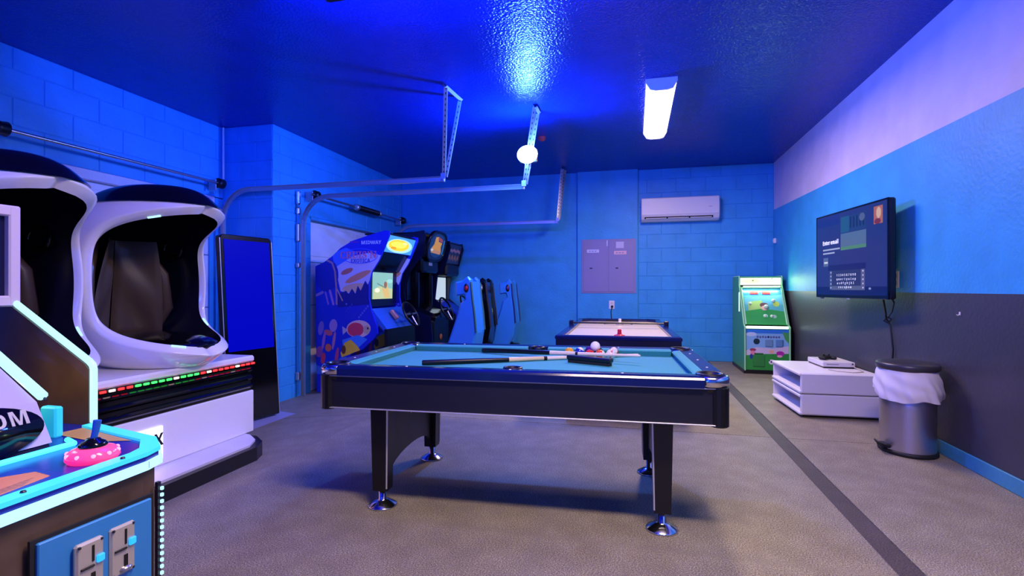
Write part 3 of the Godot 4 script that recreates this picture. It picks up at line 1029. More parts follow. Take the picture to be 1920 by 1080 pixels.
	q.tube([Vector3(0.0, 0.745, -0.6), Vector3(0.0, 0.886, -0.6), Vector3(-0.004, 0.897, -0.6), Vector3(-0.016, 0.907, -0.6), Vector3(-0.318, 1.081, -0.6)], 0.0085, 8)
	obj("neon_edge", q, M.neon_white, t)
	# sloping playfield under glass, framed in cyan
	var dz := 0.45 - 0.9
	var hood := PackedVector2Array([Vector2(-0.58, 0.74), Vector2(0.105, 0.74), Vector2(0.055, 0.835), Vector2(-0.14, 0.96), Vector2(-0.58, 1.05)])
	q = B.new()
	q.prism(hood, 1.05, Transform3D(side, Vector3(0, 0, 0.1)))
	obj("playfield_cabinet", q, M.navy, t)
	var slope := func(f: float, d: float, lift: float) -> Vector3:
		# from the deck edge (0) up the front panel to the top of the slope (1)
		var a := Vector2(0.105, 0.74).lerp(Vector2(0.055, 0.835), minf(f / 0.4, 1.0))
		if f > 0.4:
			a = Vector2(0.055, 0.835).lerp(Vector2(-0.14, 0.96), (f - 0.4) / 0.6)
		return Vector3(a.x + lift * 0.55, a.y + lift * 0.83, 0.45 - d)
	im = pic(128, 128, Color("a9a4d2"))
	dab(im, 60, 40, 60, 34, Color("b8b0d8"))
	dab(im, 92, 66, 26, 18, Color("9d93c4"))
	q = B.new()
	q.quad(slope.call(0.02, 0.3, 0.004), slope.call(0.02, 0.88, 0.004), slope.call(0.4, 0.88, 0.004), slope.call(0.4, 0.3, 0.004), Vector3(1, 1, 0))
	q.quad(slope.call(0.4, 0.3, 0.004), slope.call(0.4, 0.88, 0.004), slope.call(0.98, 0.88, 0.004), slope.call(0.98, 0.3, 0.004), Vector3(1, 1, 0))
	obj("playfield", q, print_mat(im, 0.3), t)
	# oval name board in front of the playfield
	var ob := Basis(Vector3(0, 0, -1), Vector3(-0.466, 0.885, 0).normalized(), Vector3(0.885, 0.466, 0).normalized())
	q = B.new()
	q.lathe([Vector2(0.0, 0.0), Vector2(1.0, 0.0), Vector2(0.97, 0.012), Vector2(0.0, 0.014)], 40, Transform3D(Basis(ob.x * 0.155, ob.z, -ob.y * 0.062), slope.call(0.2, 0.72, 0.006)))
	var oval := obj("name_board", q, M.black_gloss, t)
	words("letters", "TOM", slope.call(0.24, 0.797, 0.022), ob, 0.033, M.silver_trim, oval)
	q = B.new()
	q.tube([P.call(-1.255, 0.744, 0.3), P.call(-1.255, 0.744, 0.9), P.call(-1.3, 0.744, 0.915)], 0.006, 8)
	obj("neon_frame", q, M.neon, t)
	q = B.new()
	q.tube([slope.call(0.4, 0.9, 0.004), slope.call(1.0, 0.9, 0.004)], 0.003, 8)
	obj("frame_bead", q, M.navy, t)
	q = B.new()
	q.tube([slope.call(0.42, 0.895, 0.01), slope.call(1.3, 0.895, 0.004)], 0.011, 8)
	obj("neon_frame", q, M.neon_white, t)
	area_light("playfield_light", V(-1.42, 0.99, 0.86), Vector2(0.03, 0.3), Color(0.45, 0.85, 1.0), 0.03, Basis(Vector3(0, 0, -1), Vector3(0, 1, 0), Vector3(-1, 0, 0)).rotated(Vector3(0, 0, 1), 0.6))
	# warm lamp strip on the far flank of the playfield cabinet, lighting the side board
	bx("warm_lamp", Vector3(-0.06, 0.86, 0.45 - 0.878), Vector3(0.1, 0.02, 0.006), 0.002, glow("ffd840", 2.0, "604000"), t)
	area_light("warm_lamp_light", V(-1.46, 0.86, 0.884), Vector2(0.1, 0.02), Color(1.0, 0.8, 0.15), 0.02, Basis.IDENTITY)
	# framed screen on top
	var scr := Basis(Vector3(0, 0, -1), Vector3.UP, Vector3(1, 0, 0))
	var cz: float = 0.45 - 0.8
	var x := -0.297
	for w in [[Vector3(0, 0.125, 0), Vector3(0.52, 0.03, 0.04)], [Vector3(0, -0.125, 0), Vector3(0.52, 0.03, 0.04)], [Vector3(0.247, 0, 0), Vector3(0.028, 0.28, 0.041)], [Vector3(-0.247, 0, 0), Vector3(0.028, 0.28, 0.041)]]:
		bx("screen_frame", Vector3(x, 1.19, cz) + scr * w[0], w[1], 0.004, hexmat("b9aed8", 0.45), t, scr)
	bx("screen_panel", Vector3(x - 0.008, 1.19, cz), Vector3(0.48, 0.24, 0.02), 0.0, hexmat("15143e", 0.2), t, scr)
	bx("screen_stand", Vector3(x - 0.06, 1.06, cz), Vector3(0.3, 0.08, 0.05), 0.004, M.black, t, scr)


func kiosk() -> void:
	var t := thing("standing_display", "tall black standing display with blue screen on a flat base plate before the pier", "display", V(-3.4, -0.13, 3.96), deg_to_rad(90 - 11.0))
	# local x runs along its width, z forwards
	var lean := Basis(Vector3.RIGHT, deg_to_rad(-4.0))
	bx("base_plate", Vector3(0.04, 0.008, 0.12), Vector3(0.66, 0.016, 0.6), 0.003, hexmat("9a98b8", 0.4), t)
	var body := PackedVector2Array()
	for c in [[0.265, 1.715, 0.0], [-0.265, 1.715, PI / 2], [-0.265, 0.03, PI], [0.265, 0.03, 1.5 * PI]]:
		for k in 5:
			var a: float = c[2] + PI / 2 * k / 4.0
			var r := 0.035 if c[1] > 1.0 else 0.008
			body.append(Vector2(c[0] - signf(c[0]) * r + cos(a) * r, c[1] - signf(c[1] - 1.0) * r + sin(a) * r))
	var q := B.new()
	q.prism(body, 0.07, Transform3D(lean, Vector3(0, 0.0, 0.0)), false, 0.006)
	obj("housing", q, M.black_gloss, t)
	var blue := glow("0004e0", 0.72, "05050c")
	blue.metallic_specular = 0.12
	bx("screen", lean * Vector3(0, 1.17, 0.0365), Vector3(0.47, 1.0, 0.004), 0.0, blue, t, lean)
	bx("lower_panel", lean * Vector3(0, 0.35, 0.037), Vector3(0.49, 0.6, 0.004), 0.001, M.black_gloss, t, lean)
	q = B.new()
	q.tube([lean * Vector3(-0.267, 0.05, 0.03), lean * Vector3(-0.267, 1.68, 0.03)], 0.004, 6)
	obj("edge_trim", q, M.silver_trim, t)
	q = B.new()
	q.tube([lean * Vector3(0.267, 0.05, 0.03), lean * Vector3(0.267, 1.68, 0.03)], 0.004, 6)
	obj("edge_trim", q, M.silver_trim, t)


func steering_wheel(t: Node, at: Vector3, r: float, tilt: float) -> void:
	# rim in a plane that faces +x, tipped back
	var bas := Basis(Vector3(0, 0, 1), tilt)
	var w := Node3D.new()
	w.name = "steering_wheel"
	t.add_child(w, true)
	w.transform = Transform3D(bas, at)
	var q := B.new()
	var pts := []
	for i in 25:
		var a := TAU * i / 24.0
		pts.append(Vector3(0, cos(a) * r, sin(a) * r))
	q.tube(pts, 0.015, 8)
	obj("wheel_rim", q, M.black, w)
	q = B.new()
	for a in [0.5 * PI, 1.5 * PI, PI]:
		q.tube([Vector3(0.0, 0, 0), Vector3(0.005, cos(a) * r, sin(a) * r)], 0.012, 6)
	obj("wheel_spoke", q, M.steel, w)
	q = B.new()
	q.lathe([Vector2(0.0, -0.08), Vector2(0.03, -0.08), Vector2(0.035, 0.0), Vector2(0.03, 0.012), Vector2(0.0, 0.014)], 16, Transform3D(Basis(Vector3(0, 0, 1), -PI / 2), Vector3.ZERO))
	obj("wheel_hub", q, M.black_gloss, w)

func bucket_seat(called: String, label: String, at: Vector3, m: Material, badge: Material, trim: Material, k := 1.0) -> void:
	var t := thing(called, label, "seat", at, deg_to_rad(4.0), "bucket seats of the racing machines")
	var prof := PackedVector2Array([
		Vector2(-0.19, 1.17), Vector2(-0.09, 1.19), Vector2(-0.02, 1.235), Vector2(0.03, 1.2), Vector2(0.05, 1.0), Vector2(0.075, 0.84),
		Vector2(0.1, 0.62), Vector2(0.06, 0.42), Vector2(-0.02, 0.3), Vector2(-0.46, 0.3), Vector2(-0.47, 0.42), Vector2(-0.3, 0.5),
		Vector2(-0.24, 0.64), Vector2(-0.17, 0.8), Vector2(-0.13, 0.93), Vector2(-0.055, 0.985), Vector2(-0.07, 1.03), Vector2(-0.18, 1.02)])
	var p2 := PackedVector2Array()
	for p in prof:
		p2.append(p * Vector2(k, 1.0))
	# two winged sides joined by a thinner hollow shell
	for s in [-1.0, 1.0]:
		var q := B.new()
		q.prism(p2, 0.11, Transform3D(Basis.IDENTITY, Vector3(0, 0, s * 0.17)), false, 0.02)
		var side := obj("side_wing", q, m, t)
		q = B.new()
		q.lathe([Vector2(0.0, 0.0), Vector2(0.034, 0.0), Vector2(0.031, 0.006), Vector2(0.0, 0.007)], 20, Transform3D(Basis(Vector3(0.8, 0, 0), Vector3(0, 0, s), Vector3(0, 1.5, 0)), Vector3(-0.035 * k, 1.105, s * 0.225)))
		obj("badge", q, M.black, side)
		q = B.new()
		q.lathe([Vector2(0.0, 0.006), Vector2(0.022, 0.006), Vector2(0.02, 0.009), Vector2(0.0, 0.01)], 16, Transform3D(Basis(Vector3(0.9, 0, 0), Vector3(0, 0, s), Vector3(0, 1.1, 0)), Vector3(-0.035 * k, 1.105, s * 0.225)))
		obj("badge_centre", q, badge, side)
		q = B.new()
		q.tube([Vector3(0.03 * k, 1.17, s * 0.215), Vector3(0.052 * k, 0.98, s * 0.215), Vector3(0.078 * k, 0.83, s * 0.215), Vector3(0.1 * k, 0.62, s * 0.215)], 0.012, 6)
		obj("edge_piping", q, trim, side)
	var core := PackedVector2Array([Vector2(-0.06, 1.14), Vector2(0.02, 1.18), Vector2(0.045, 0.9), Vector2(0.09, 0.6), Vector2(0.05, 0.34), Vector2(-0.42, 0.32), Vector2(-0.42, 0.38), Vector2(-0.08, 0.44), Vector2(-0.02, 0.6), Vector2(-0.04, 0.85)])
	var c2 := PackedVector2Array()
	for p in core:
		c2.append(p * Vector2(k, 1.0))
	var q := B.new()
	q.prism(c2, 0.26, Transform3D.IDENTITY, false, 0.01)
	obj("seat_shell", q, m, t)
	bx("pedestal", Vector3(-0.16, 0.15, 0), Vector3(0.5, 0.3, 0.36), 0.02, M.black, t)

func racing_machines() -> void:
	# first machine: deep printed side panels, bright marquee, screen, wheel; the printed side faces the camera
	var gy := -0.16
	var t := thing("racing_arcade_machine", "racing arcade machine with printed fish side panel and glowing yellow marquee", "arcade machine", V(-3.4, gy, 5.85), 0.0, "")
	var side := PackedVector2Array([
		Vector2(-3.76, 0.0), Vector2(-3.78, 1.37), Vector2(-3.66, 1.42), Vector2(-3.55, 1.49), Vector2(-3.44, 1.585), Vector2(-3.28, 1.67), Vector2(-3.05, 1.735), Vector2(-2.85, 1.785), Vector2(-2.8, 1.775),
		Vector2(-2.8, 1.72), Vector2(-2.86, 1.58), Vector2(-2.93, 1.43), Vector2(-3.02, 1.3), Vector2(-3.06, 1.16), Vector2(-3.06, 0.98), Vector2(-3.03, 0.84), Vector2(-2.96, 0.66), Vector2(-2.95, 0.57), Vector2(-3.0, 0.5), Vector2(-3.14, 0.38), Vector2(-3.3, 0.32), Vector2(-3.3, 0.0)])
	for i in side.size():
		side[i] = side[i] + Vector2(3.4, -gy)
	for i in [0, side.size() - 1]:
		side[i].y = 0.0
	# the print: night-blue sea, pale sky, fish and coral
	var im := pic(256, 448, Color("1426c8"))
	var W := 256.0
	var Hh := 448.0
	patch(im, [Vector2(70, 150), Vector2(120, 120), Vector2(190, 110), Vector2(230, 118), Vector2(200, 170), Vector2(180, 205), Vector2(140, 225), Vector2(90, 215), Vector2(80, 180)], Color("dccff0"))
	patch(im, [Vector2(60, 110), Vector2(110, 95), Vector2(150, 110), Vector2(110, 130), Vector2(70, 150)], Color("3f7af0"))
	dab(im, 150, 175, 46, 9, Color("f09a78"), -0.35)
	dab(im, 112, 160, 22, 7, Color("d87868"), -0.3)
	dab(im, 140, 205, 44, 12, Color("f0c0a0"), -0.1)
	patch(im, [Vector2(80, 224), Vector2(110, 214), Vector2(118, 224), Vector2(130, 208), Vector2(142, 222), Vector2(150, 200), Vector2(160, 214), Vector2(176, 186), Vector2(186, 200), Vector2(200, 170), Vector2(204, 250), Vector2(80, 260)], Color("0c1488"))
	dab(im, 40, 170, 42, 46, Color("0e18a8"))
	stroke(im, [Vector2(40, 128), Vector2(60, 136), Vector2(70, 160), Vector2(74, 200), Vector2(76, 250)], 3, Color("c08a90"))
	stroke(im, [Vector2(36, 218), Vector2(46, 250)], 3, Color("9a6ac8"))
	stroke(im, [Vector2(52, 214), Vector2(64, 250)], 4, Color("b07ad0"))
	stroke(im, [Vector2(78, 210), Vector2(96, 240)], 2, Color("d8a090"))
	stroke(im, [Vector2(4, 226), Vector2(26, 218)], 4, Color("9a7ac0"))
	for k in 14:
		dab(im, 110 + (k * 37) % 80, 250 + (k * 23) % 40, 3, 3, Color("3038c0") if k % 2 else Color("6a70d8"))
	# red fish
	patch(im, [Vector2(96, 312), Vector2(116, 322), Vector2(98, 336)], Color("c0b0d0"))
	dab(im, 152, 318, 42, 24, Color("f0c8b8"), -0.05)
	dab(im, 142, 320, 28, 19, Color("e8405a"), -0.05)
	dab(im, 180, 320, 12, 12, Color("d8b890"))
	dab(im, 184, 316, 3, 3, Color("202040"))
	# yellow fish and pale waves
	patch(im, [Vector2(96, 350), Vector2(150, 335), Vector2(184, 346), Vector2(150, 372), Vector2(100, 380)], Color("3f86e8"))
	patch(im, [Vector2(90, 386), Vector2(104, 358), Vector2(126, 348), Vector2(150, 366), Vector2(160, 378), Vector2(120, 390), Vector2(94, 398)], Color("ffca38"))
	dab(im, 100, 376, 8, 12, Color("6a3a30"))
	# coral and sea creatures low down
	for c in [[20, 318, 10, 20, "8a6ac0"], [64, 310, 14, 18, "b08acc"], [46, 330, 16, 8, "d86070"], [46, 372, 11, 11, "f07048"], [14, 384, 12, 16, "a04a90"], [28, 402, 8, 16, "e03a4a"], [76, 396, 6, 26, "d04a78"], [66, 352, 5, 26, "c87aa0"], [30, 352, 5, 26, "b86ab0"]]:
		dab(im, c[0], c[1], c[2], c[3], Color(c[4]), 0.2)
	patch(im, [Vector2(86, 400), Vector2(110, 396), Vector2(108, 447), Vector2(84, 447)], Color("3a78e0"))
	patch(im, [Vector2(0, 420), Vector2(30, 430), Vector2(20, 447), Vector2(0, 447)], Color("3a70d8"))
	var art := pic(256, 448, Color("1426c8"))
	art.blit_rect(im, Rect2i(0, 50, 256, 398), Vector2i.ZERO)
	var pm := print_mat(art, 0.3)
	var near_panel: MeshInstance3D
	for z in [0.4, -0.4]:
		var q := B.new()
		q.prism(side, 0.03, Transform3D(Basis.IDENTITY, Vector3(0, 0, z)))
		var o := obj("side_panel", q, pm, t)
		if z > 0.0:
			near_panel = o
	var blue_mark := hexmat("dfe2ff", 0.4)
	words("letters", "MIDWAY", Vector3(0.37, 1.645 - gy, 0.417), Basis.IDENTITY, 0.042, blue_mark, near_panel, "Droid Sans", true, 1.1)
	words("letters", "CRUIS'N", Vector3(0.2, 1.5 - gy, 0.4175), Basis.IDENTITY, 0.085, hexmat("f07a9c", 0.4), near_panel, "Droid Serif", true, 1.0)
	words("letters", "EXOTICA", Vector3(0.23, 1.43 - gy, 0.417), Basis.IDENTITY, 0.045, hexmat("2038c0", 0.4), near_panel, "Droid Sans", true, 1.0)
	bx("letter_bar", Vector3(0.15, 1.655 - gy, 0.4165), Vector3(0.12, 0.02, 0.002), 0.0, hexmat("6a28b8", 0.4), near_panel)
	var q := B.new()
	var pts := []
	for i in 33:
		var a := TAU * i / 32.0
		pts.append(Vector3(0.22 + cos(a) * 0.235, 1.485 - gy + sin(a) * 0.085, 0.416))
	q.tube(pts, 0.004, 4)
	obj("logo_ring", q, hexmat("4a68ff", 0.4), near_panel)
	# roof, marquee, hood, screen and dash between the panels
	var inw := 0.77
	var face := func(called: String, a: Vector2, b: Vector2, wide: float, thick: float, m: Material, parent: Node = t) -> MeshInstance3D:
		# a slab whose front runs from a (lower) up to b (upper) in the side profile
		var d := (b - a)
		var up := Vector3(d.x, d.y, 0).normalized()
		var out := Vector3(d.y, -d.x, 0).normalized()
		var bas := Basis(Vector3(0, 0, -1), up, out)
		var s := B.new()
		var c := Vector3((a.x + b.x) * 0.5, (a.y + b.y) * 0.5, 0) - out * thick * 0.5
		var hw := Vector3(0, 0, -1) * wide * 0.5
		var hh := up * d.length() * 0.5
		var hd := out * thick * 0.5
		s.box(c, Vector3(wide, d.length(), thick), 0.002, bas)
		s.quad(c - hw - hh + hd * 1.02, c + hw - hh + hd * 1.02, c + hw + hh + hd * 1.02, c - hw + hh + hd * 1.02, out)
		return obj(called, s, m, parent)
	var mq := pic(128, 64, Color("3f8ad0"))
	dab(mq, 64, 34, 58, 28, Color("9ad0d8"))
	dab(mq, 60, 32, 46, 22, Color("f2c020"))
	dab(mq, 58, 30, 34, 12, Color("ffdf50"))
	dab(mq, 40, 44, 12, 5, Color("d89010"))
	dab(mq, 84, 22, 10, 5, Color("ffe890"))
	face.call("marquee", Vector2(0.5, 1.54 - gy), Vector2(0.575, 1.735 - gy), inw, 0.03, print_mat(mq, 0.3, 1.5))
	area_light("marquee_light", V(-2.82, 1.64, 5.85), Vector2(0.7, 0.18), Color(1.0, 0.85, 0.4), 0.05, Basis(Vector3.UP, -PI / 2))
	bx("roof", Vector3(0.42, 1.75 - gy, 0), Vector3(0.3, 0.02, inw), 0.0, M.black, t)
	face.call("hood", Vector2(0.34, 1.32 - gy), Vector2(0.47, 1.53 - gy), inw, 0.02, M.black_gloss)
	face.call("screen_surround", Vector2(0.29, 0.88 - gy), Vector2(0.3, 1.36 - gy), inw, 0.02, M.navy)
	var sc := pic(96, 96, Color("79a8a4"))
	patch(sc, [Vector2(0, 96), Vector2(0, 62), Vector2(26, 50), Vector2(60, 54), Vector2(96, 60), Vector2(96, 96)], Color("a8b48a"))
	patch(sc, [Vector2(40, 60), Vector2(54, 34), Vector2(64, 30), Vector2(74, 58), Vector2(84, 92), Vector2(56, 92)], Color("c0a468"))
	dab(sc, 58, 44, 8, 12, Color("7a5a50"))
	stroke(sc, [Vector2(18, 40), Vector2(60, 56)], 2, Color("5a7a74"))
	dab(sc, 18, 64, 12, 8, Color("d8e0c0"))
	dab(sc, 80, 30, 16, 8, Color("8ac0bc"))
	face.call("screen", Vector2(0.305, 0.97 - gy), Vector2(0.315, 1.3 - gy), 0.5, 0.02, print_mat(sc, 0.3, 1.5))
	face.call("dash", Vector2(0.56, 0.62 - gy), Vector2(0.36, 0.86 - gy), inw, 0.05, hexmat("2a60c8", 0.35))
	face.call("lower_front", Vector2(0.6, 0.0), Vector2(0.56, 0.62 - gy), inw, 0.04, M.black)
	bx("dash_decal", Vector3(0.485, 0.775 - gy, 0.05), Vector3(0.05, 0.13, 0.05), 0.01, hexmat("d89080", 0.4), t, Basis(Vector3(0, 0, 1), 0.7))
	bx("seat_sled", Vector3(0.85, 0.1, 0), Vector3(0.5, 0.2, 0.6), 0.02, M.black, t)
	steering_wheel(t, Vector3(0.66, 0.78 - gy, -0.06), 0.165, 0.5)

	# second machine: black, tall rounded marquee on two slim pillars
	t = thing("racing_arcade_machine", "black racing arcade machine with rounded map-like marquee, second from the front", "arcade machine", V(-3.4, gy, 6.98))
	for z in [0.34, -0.34]:
		var p := PackedVector2Array([Vector2(-0.3, 0.0), Vector2(-0.34, 1.5), Vector2(0.1, 2.02), Vector2(0.52, 2.08), Vector2(0.55, 1.98), Vector2(0.48, 1.7), Vector2(0.3, 1.48), Vector2(0.22, 1.2), Vector2(0.26, 1.0), Vector2(0.62, 0.86), Vector2(0.66, 0.4), Vector2(0.6, 0.0)])
		q = B.new()
		q.prism(p, 0.03, Transform3D(Basis.IDENTITY, Vector3(0, 0, z)))
		obj("side_panel", q, M.navy, t)
		bx("pillar", Vector3(0.34, 1.3, z * 0.72), Vector3(0.12, 0.72, 0.1), 0.03, M.black_gloss, t)
	mq = pic(96, 128, Color("10204a"))
	dab(mq, 48, 60, 44, 56, Color("1c3a78"))
	patch(mq, [Vector2(30, 22), Vector2(48, 18), Vector2(50, 40), Vector2(74, 44), Vector2(70, 62), Vector2(76, 86), Vector2(40, 84), Vector2(16, 76), Vector2(28, 56)], Color("d89a48"))
	dab(mq, 60, 30, 16, 8, Color("a04a58"), 0.4)
	patch(mq, [Vector2(12, 80), Vector2(78, 84), Vector2(74, 100), Vector2(20, 96)], Color("c08a6a"))
	dab(mq, 22, 82, 8, 6, Color("d8d0e0"))
	stroke(mq, [Vector2(84, 30), Vector2(86, 96)], 2, Color("3a8ad0"))
	var mp := PackedVector2Array()
	for i in 28:
		var a: float = TAU * i / 28.0
		mp.append(Vector2(signf(cos(a)) * pow(absf(cos(a)), 0.6) * 0.3, signf(sin(a)) * pow(absf(sin(a)), 0.6) * 0.2))
	q = B.new()
	q.prism(mp, 0.04, Transform3D(Basis(Vector3(0, 0, -1), Vector3(0.25, 0.97, 0), Vector3(0.97, -0.25, 0)), Vector3(0.56, 1.88, 0)))
	obj("marquee", q, print_mat(mq, 0.3, 0.75), t)
	q = B.new()
	var rp := []
	for v in mp:
		rp.append(Vector3(0.57, 1.875, 0) + Vector3(0.25, 0.97, 0) * v.y * 1.06 + Vector3(0, 0, -1) * v.x * 1.06)
	rp.append(rp[0])
	q.tube(rp, 0.022, 8)
	obj("marquee_frame", q, M.black_gloss, t)
	bx("roof", Vector3(0.25, 2.04, 0), Vector3(0.5, 0.05, 0.6), 0.02, M.black, t)
	bx("head_box", Vector3(0.36, 1.6, 0), Vector3(0.24, 0.22, 0.6), 0.03, M.black_gloss, t)
	bx("emblem", Vector3(0.485, 1.62, 0.02), Vector3(0.006, 0.05, 0.12), 0.002, M.silver_trim, t)
	bx("screen", Vector3(0.2, 1.3, 0), Vector3(0.03, 0.42, 0.5), 0.005, hexmat("0c1024", 0.15), t)
	bx("dash", Vector3(0.42, 0.9, 0), Vector3(0.5, 0.16, 0.64), 0.05, M.black_gloss, t, Basis(Vector3(0, 0, 1), -0.35))
	bx("lower_front", Vector3(0.5, 0.42, 0), Vector3(0.3, 0.8, 0.64), 0.03, M.black, t)
	q = B.new()
	q.lathe([Vector2(0.0, 0.0), Vector2(0.045, 0.0), Vector2(0.04, 0.008), Vector2(0.0, 0.01)], 20, Transform3D(Basis(Vector3(0, 0, 1), -PI / 2), Vector3(0.655, 0.56, 0.05)))
	obj("round_badge", q, hexmat("e07a3c", 0.4), t)
	steering_wheel(t, Vector3(0.72, 0.96, -0.02), 0.18, 0.45)

	# third machine: black, plain marquee, bright white screen
	t = thing("racing_arcade_machine", "black racing arcade machine with a white screen, furthest along the left wall", "arcade machine", V(-3.3, gy, 7.74))
	for z in [0.3, -0.3]:
		var p := PackedVector2Array([Vector2(-0.4, 0.0), Vector2(-0.42, 1.4), Vector2(0.0, 1.96), Vector2(0.5, 2.0), Vector2(0.52, 1.9), Vector2(0.44, 1.62), Vector2(0.3, 1.45), Vector2(0.26, 1.1), Vector2(0.4, 0.98), Vector2(0.6, 0.86), Vector2(0.62, 0.4), Vector2(0.56, 0.0)])
		q = B.new()
		q.prism(p, 0.03, Transform3D(Basis.IDENTITY, Vector3(0, 0, z)))
		obj("side_panel", q, M.navy, t)
	mq = pic(96, 64, Color("1a2450"))
	for k in 9:
		dab(mq, 10 + k * 9.5, 18 + (k % 3) * 2, 4, 6, Color("7a5a8a"))
	for k in 7:
		dab(mq, 14 + k * 11, 42 + (k % 2) * 6, 6, 9, Color("4a3a58") if k % 2 else Color("6a4a52"))
	q = B.new()
	q.quad(Vector3(0.43, 1.66, 0.28), Vector3(0.43, 1.66, -0.28), Vector3(0.5, 1.96, -0.28), Vector3(0.5, 1.96, 0.28), Vector3(1, -0.2, 0))
	q.box(Vector3(0.44, 1.81, 0), Vector3(0.03, 0.3, 0.57), 0.0, Basis(Vector3(0, 0, 1), -0.23))
	obj("marquee", q, print_mat(mq, 0.3, 0.6), t)
	bx("roof", Vector3(0.25, 1.975, 0), Vector3(0.5, 0.02, 0.57), 0.0, M.black, t)
	bx("hood", Vector3(0.32, 1.56, 0), Vector3(0.26, 0.2, 0.57), 0.03, M.black, t)
	bx("screen_surround", Vector3(0.2, 1.2, 0), Vector3(0.03, 0.5, 0.57), 0.0, M.navy, t)
	bx("screen", Vector3(0.222, 1.26, 0), Vector3(0.01, 0.36, 0.48), 0.0, glow("cfe4f4", 0.85), t)
	bx("dash", Vector3(0.4, 0.92, 0), Vector3(0.46, 0.12, 0.57), 0.03, hexmat("1226b4", 0.3), t, Basis(Vector3(0, 0, 1), -0.5))
	bx("lower_front", Vector3(0.46, 0.42, 0), Vector3(0.3, 0.8, 0.57), 0.03, M.navy, t)
	steering_wheel(t, Vector3(0.66, 1.0, 0.0), 0.16, 0.45)

	bucket_seat("bucket_seat", "azure bucket seat with red badge, nearest the printed racing machine", V(-1.78, 0, 5.5), M.seat_blue, M.red, hexmat("3a6a5a", 0.4), 0.8)
	bucket_seat("bucket_seat", "slim black bucket seat between the two azure seats", V(-1.84, 0, 6.25), M.black_gloss, M.silver_trim, hexmat("2a2420", 0.4), 0.85)
	bucket_seat("bucket_seat", "azure bucket seat with dark badge, furthest to the right", V(-1.72, 0, 7.12), M.seat_blue, hexmat("5a2a70", 0.4), hexmat("16306a", 0.4), 0.8)


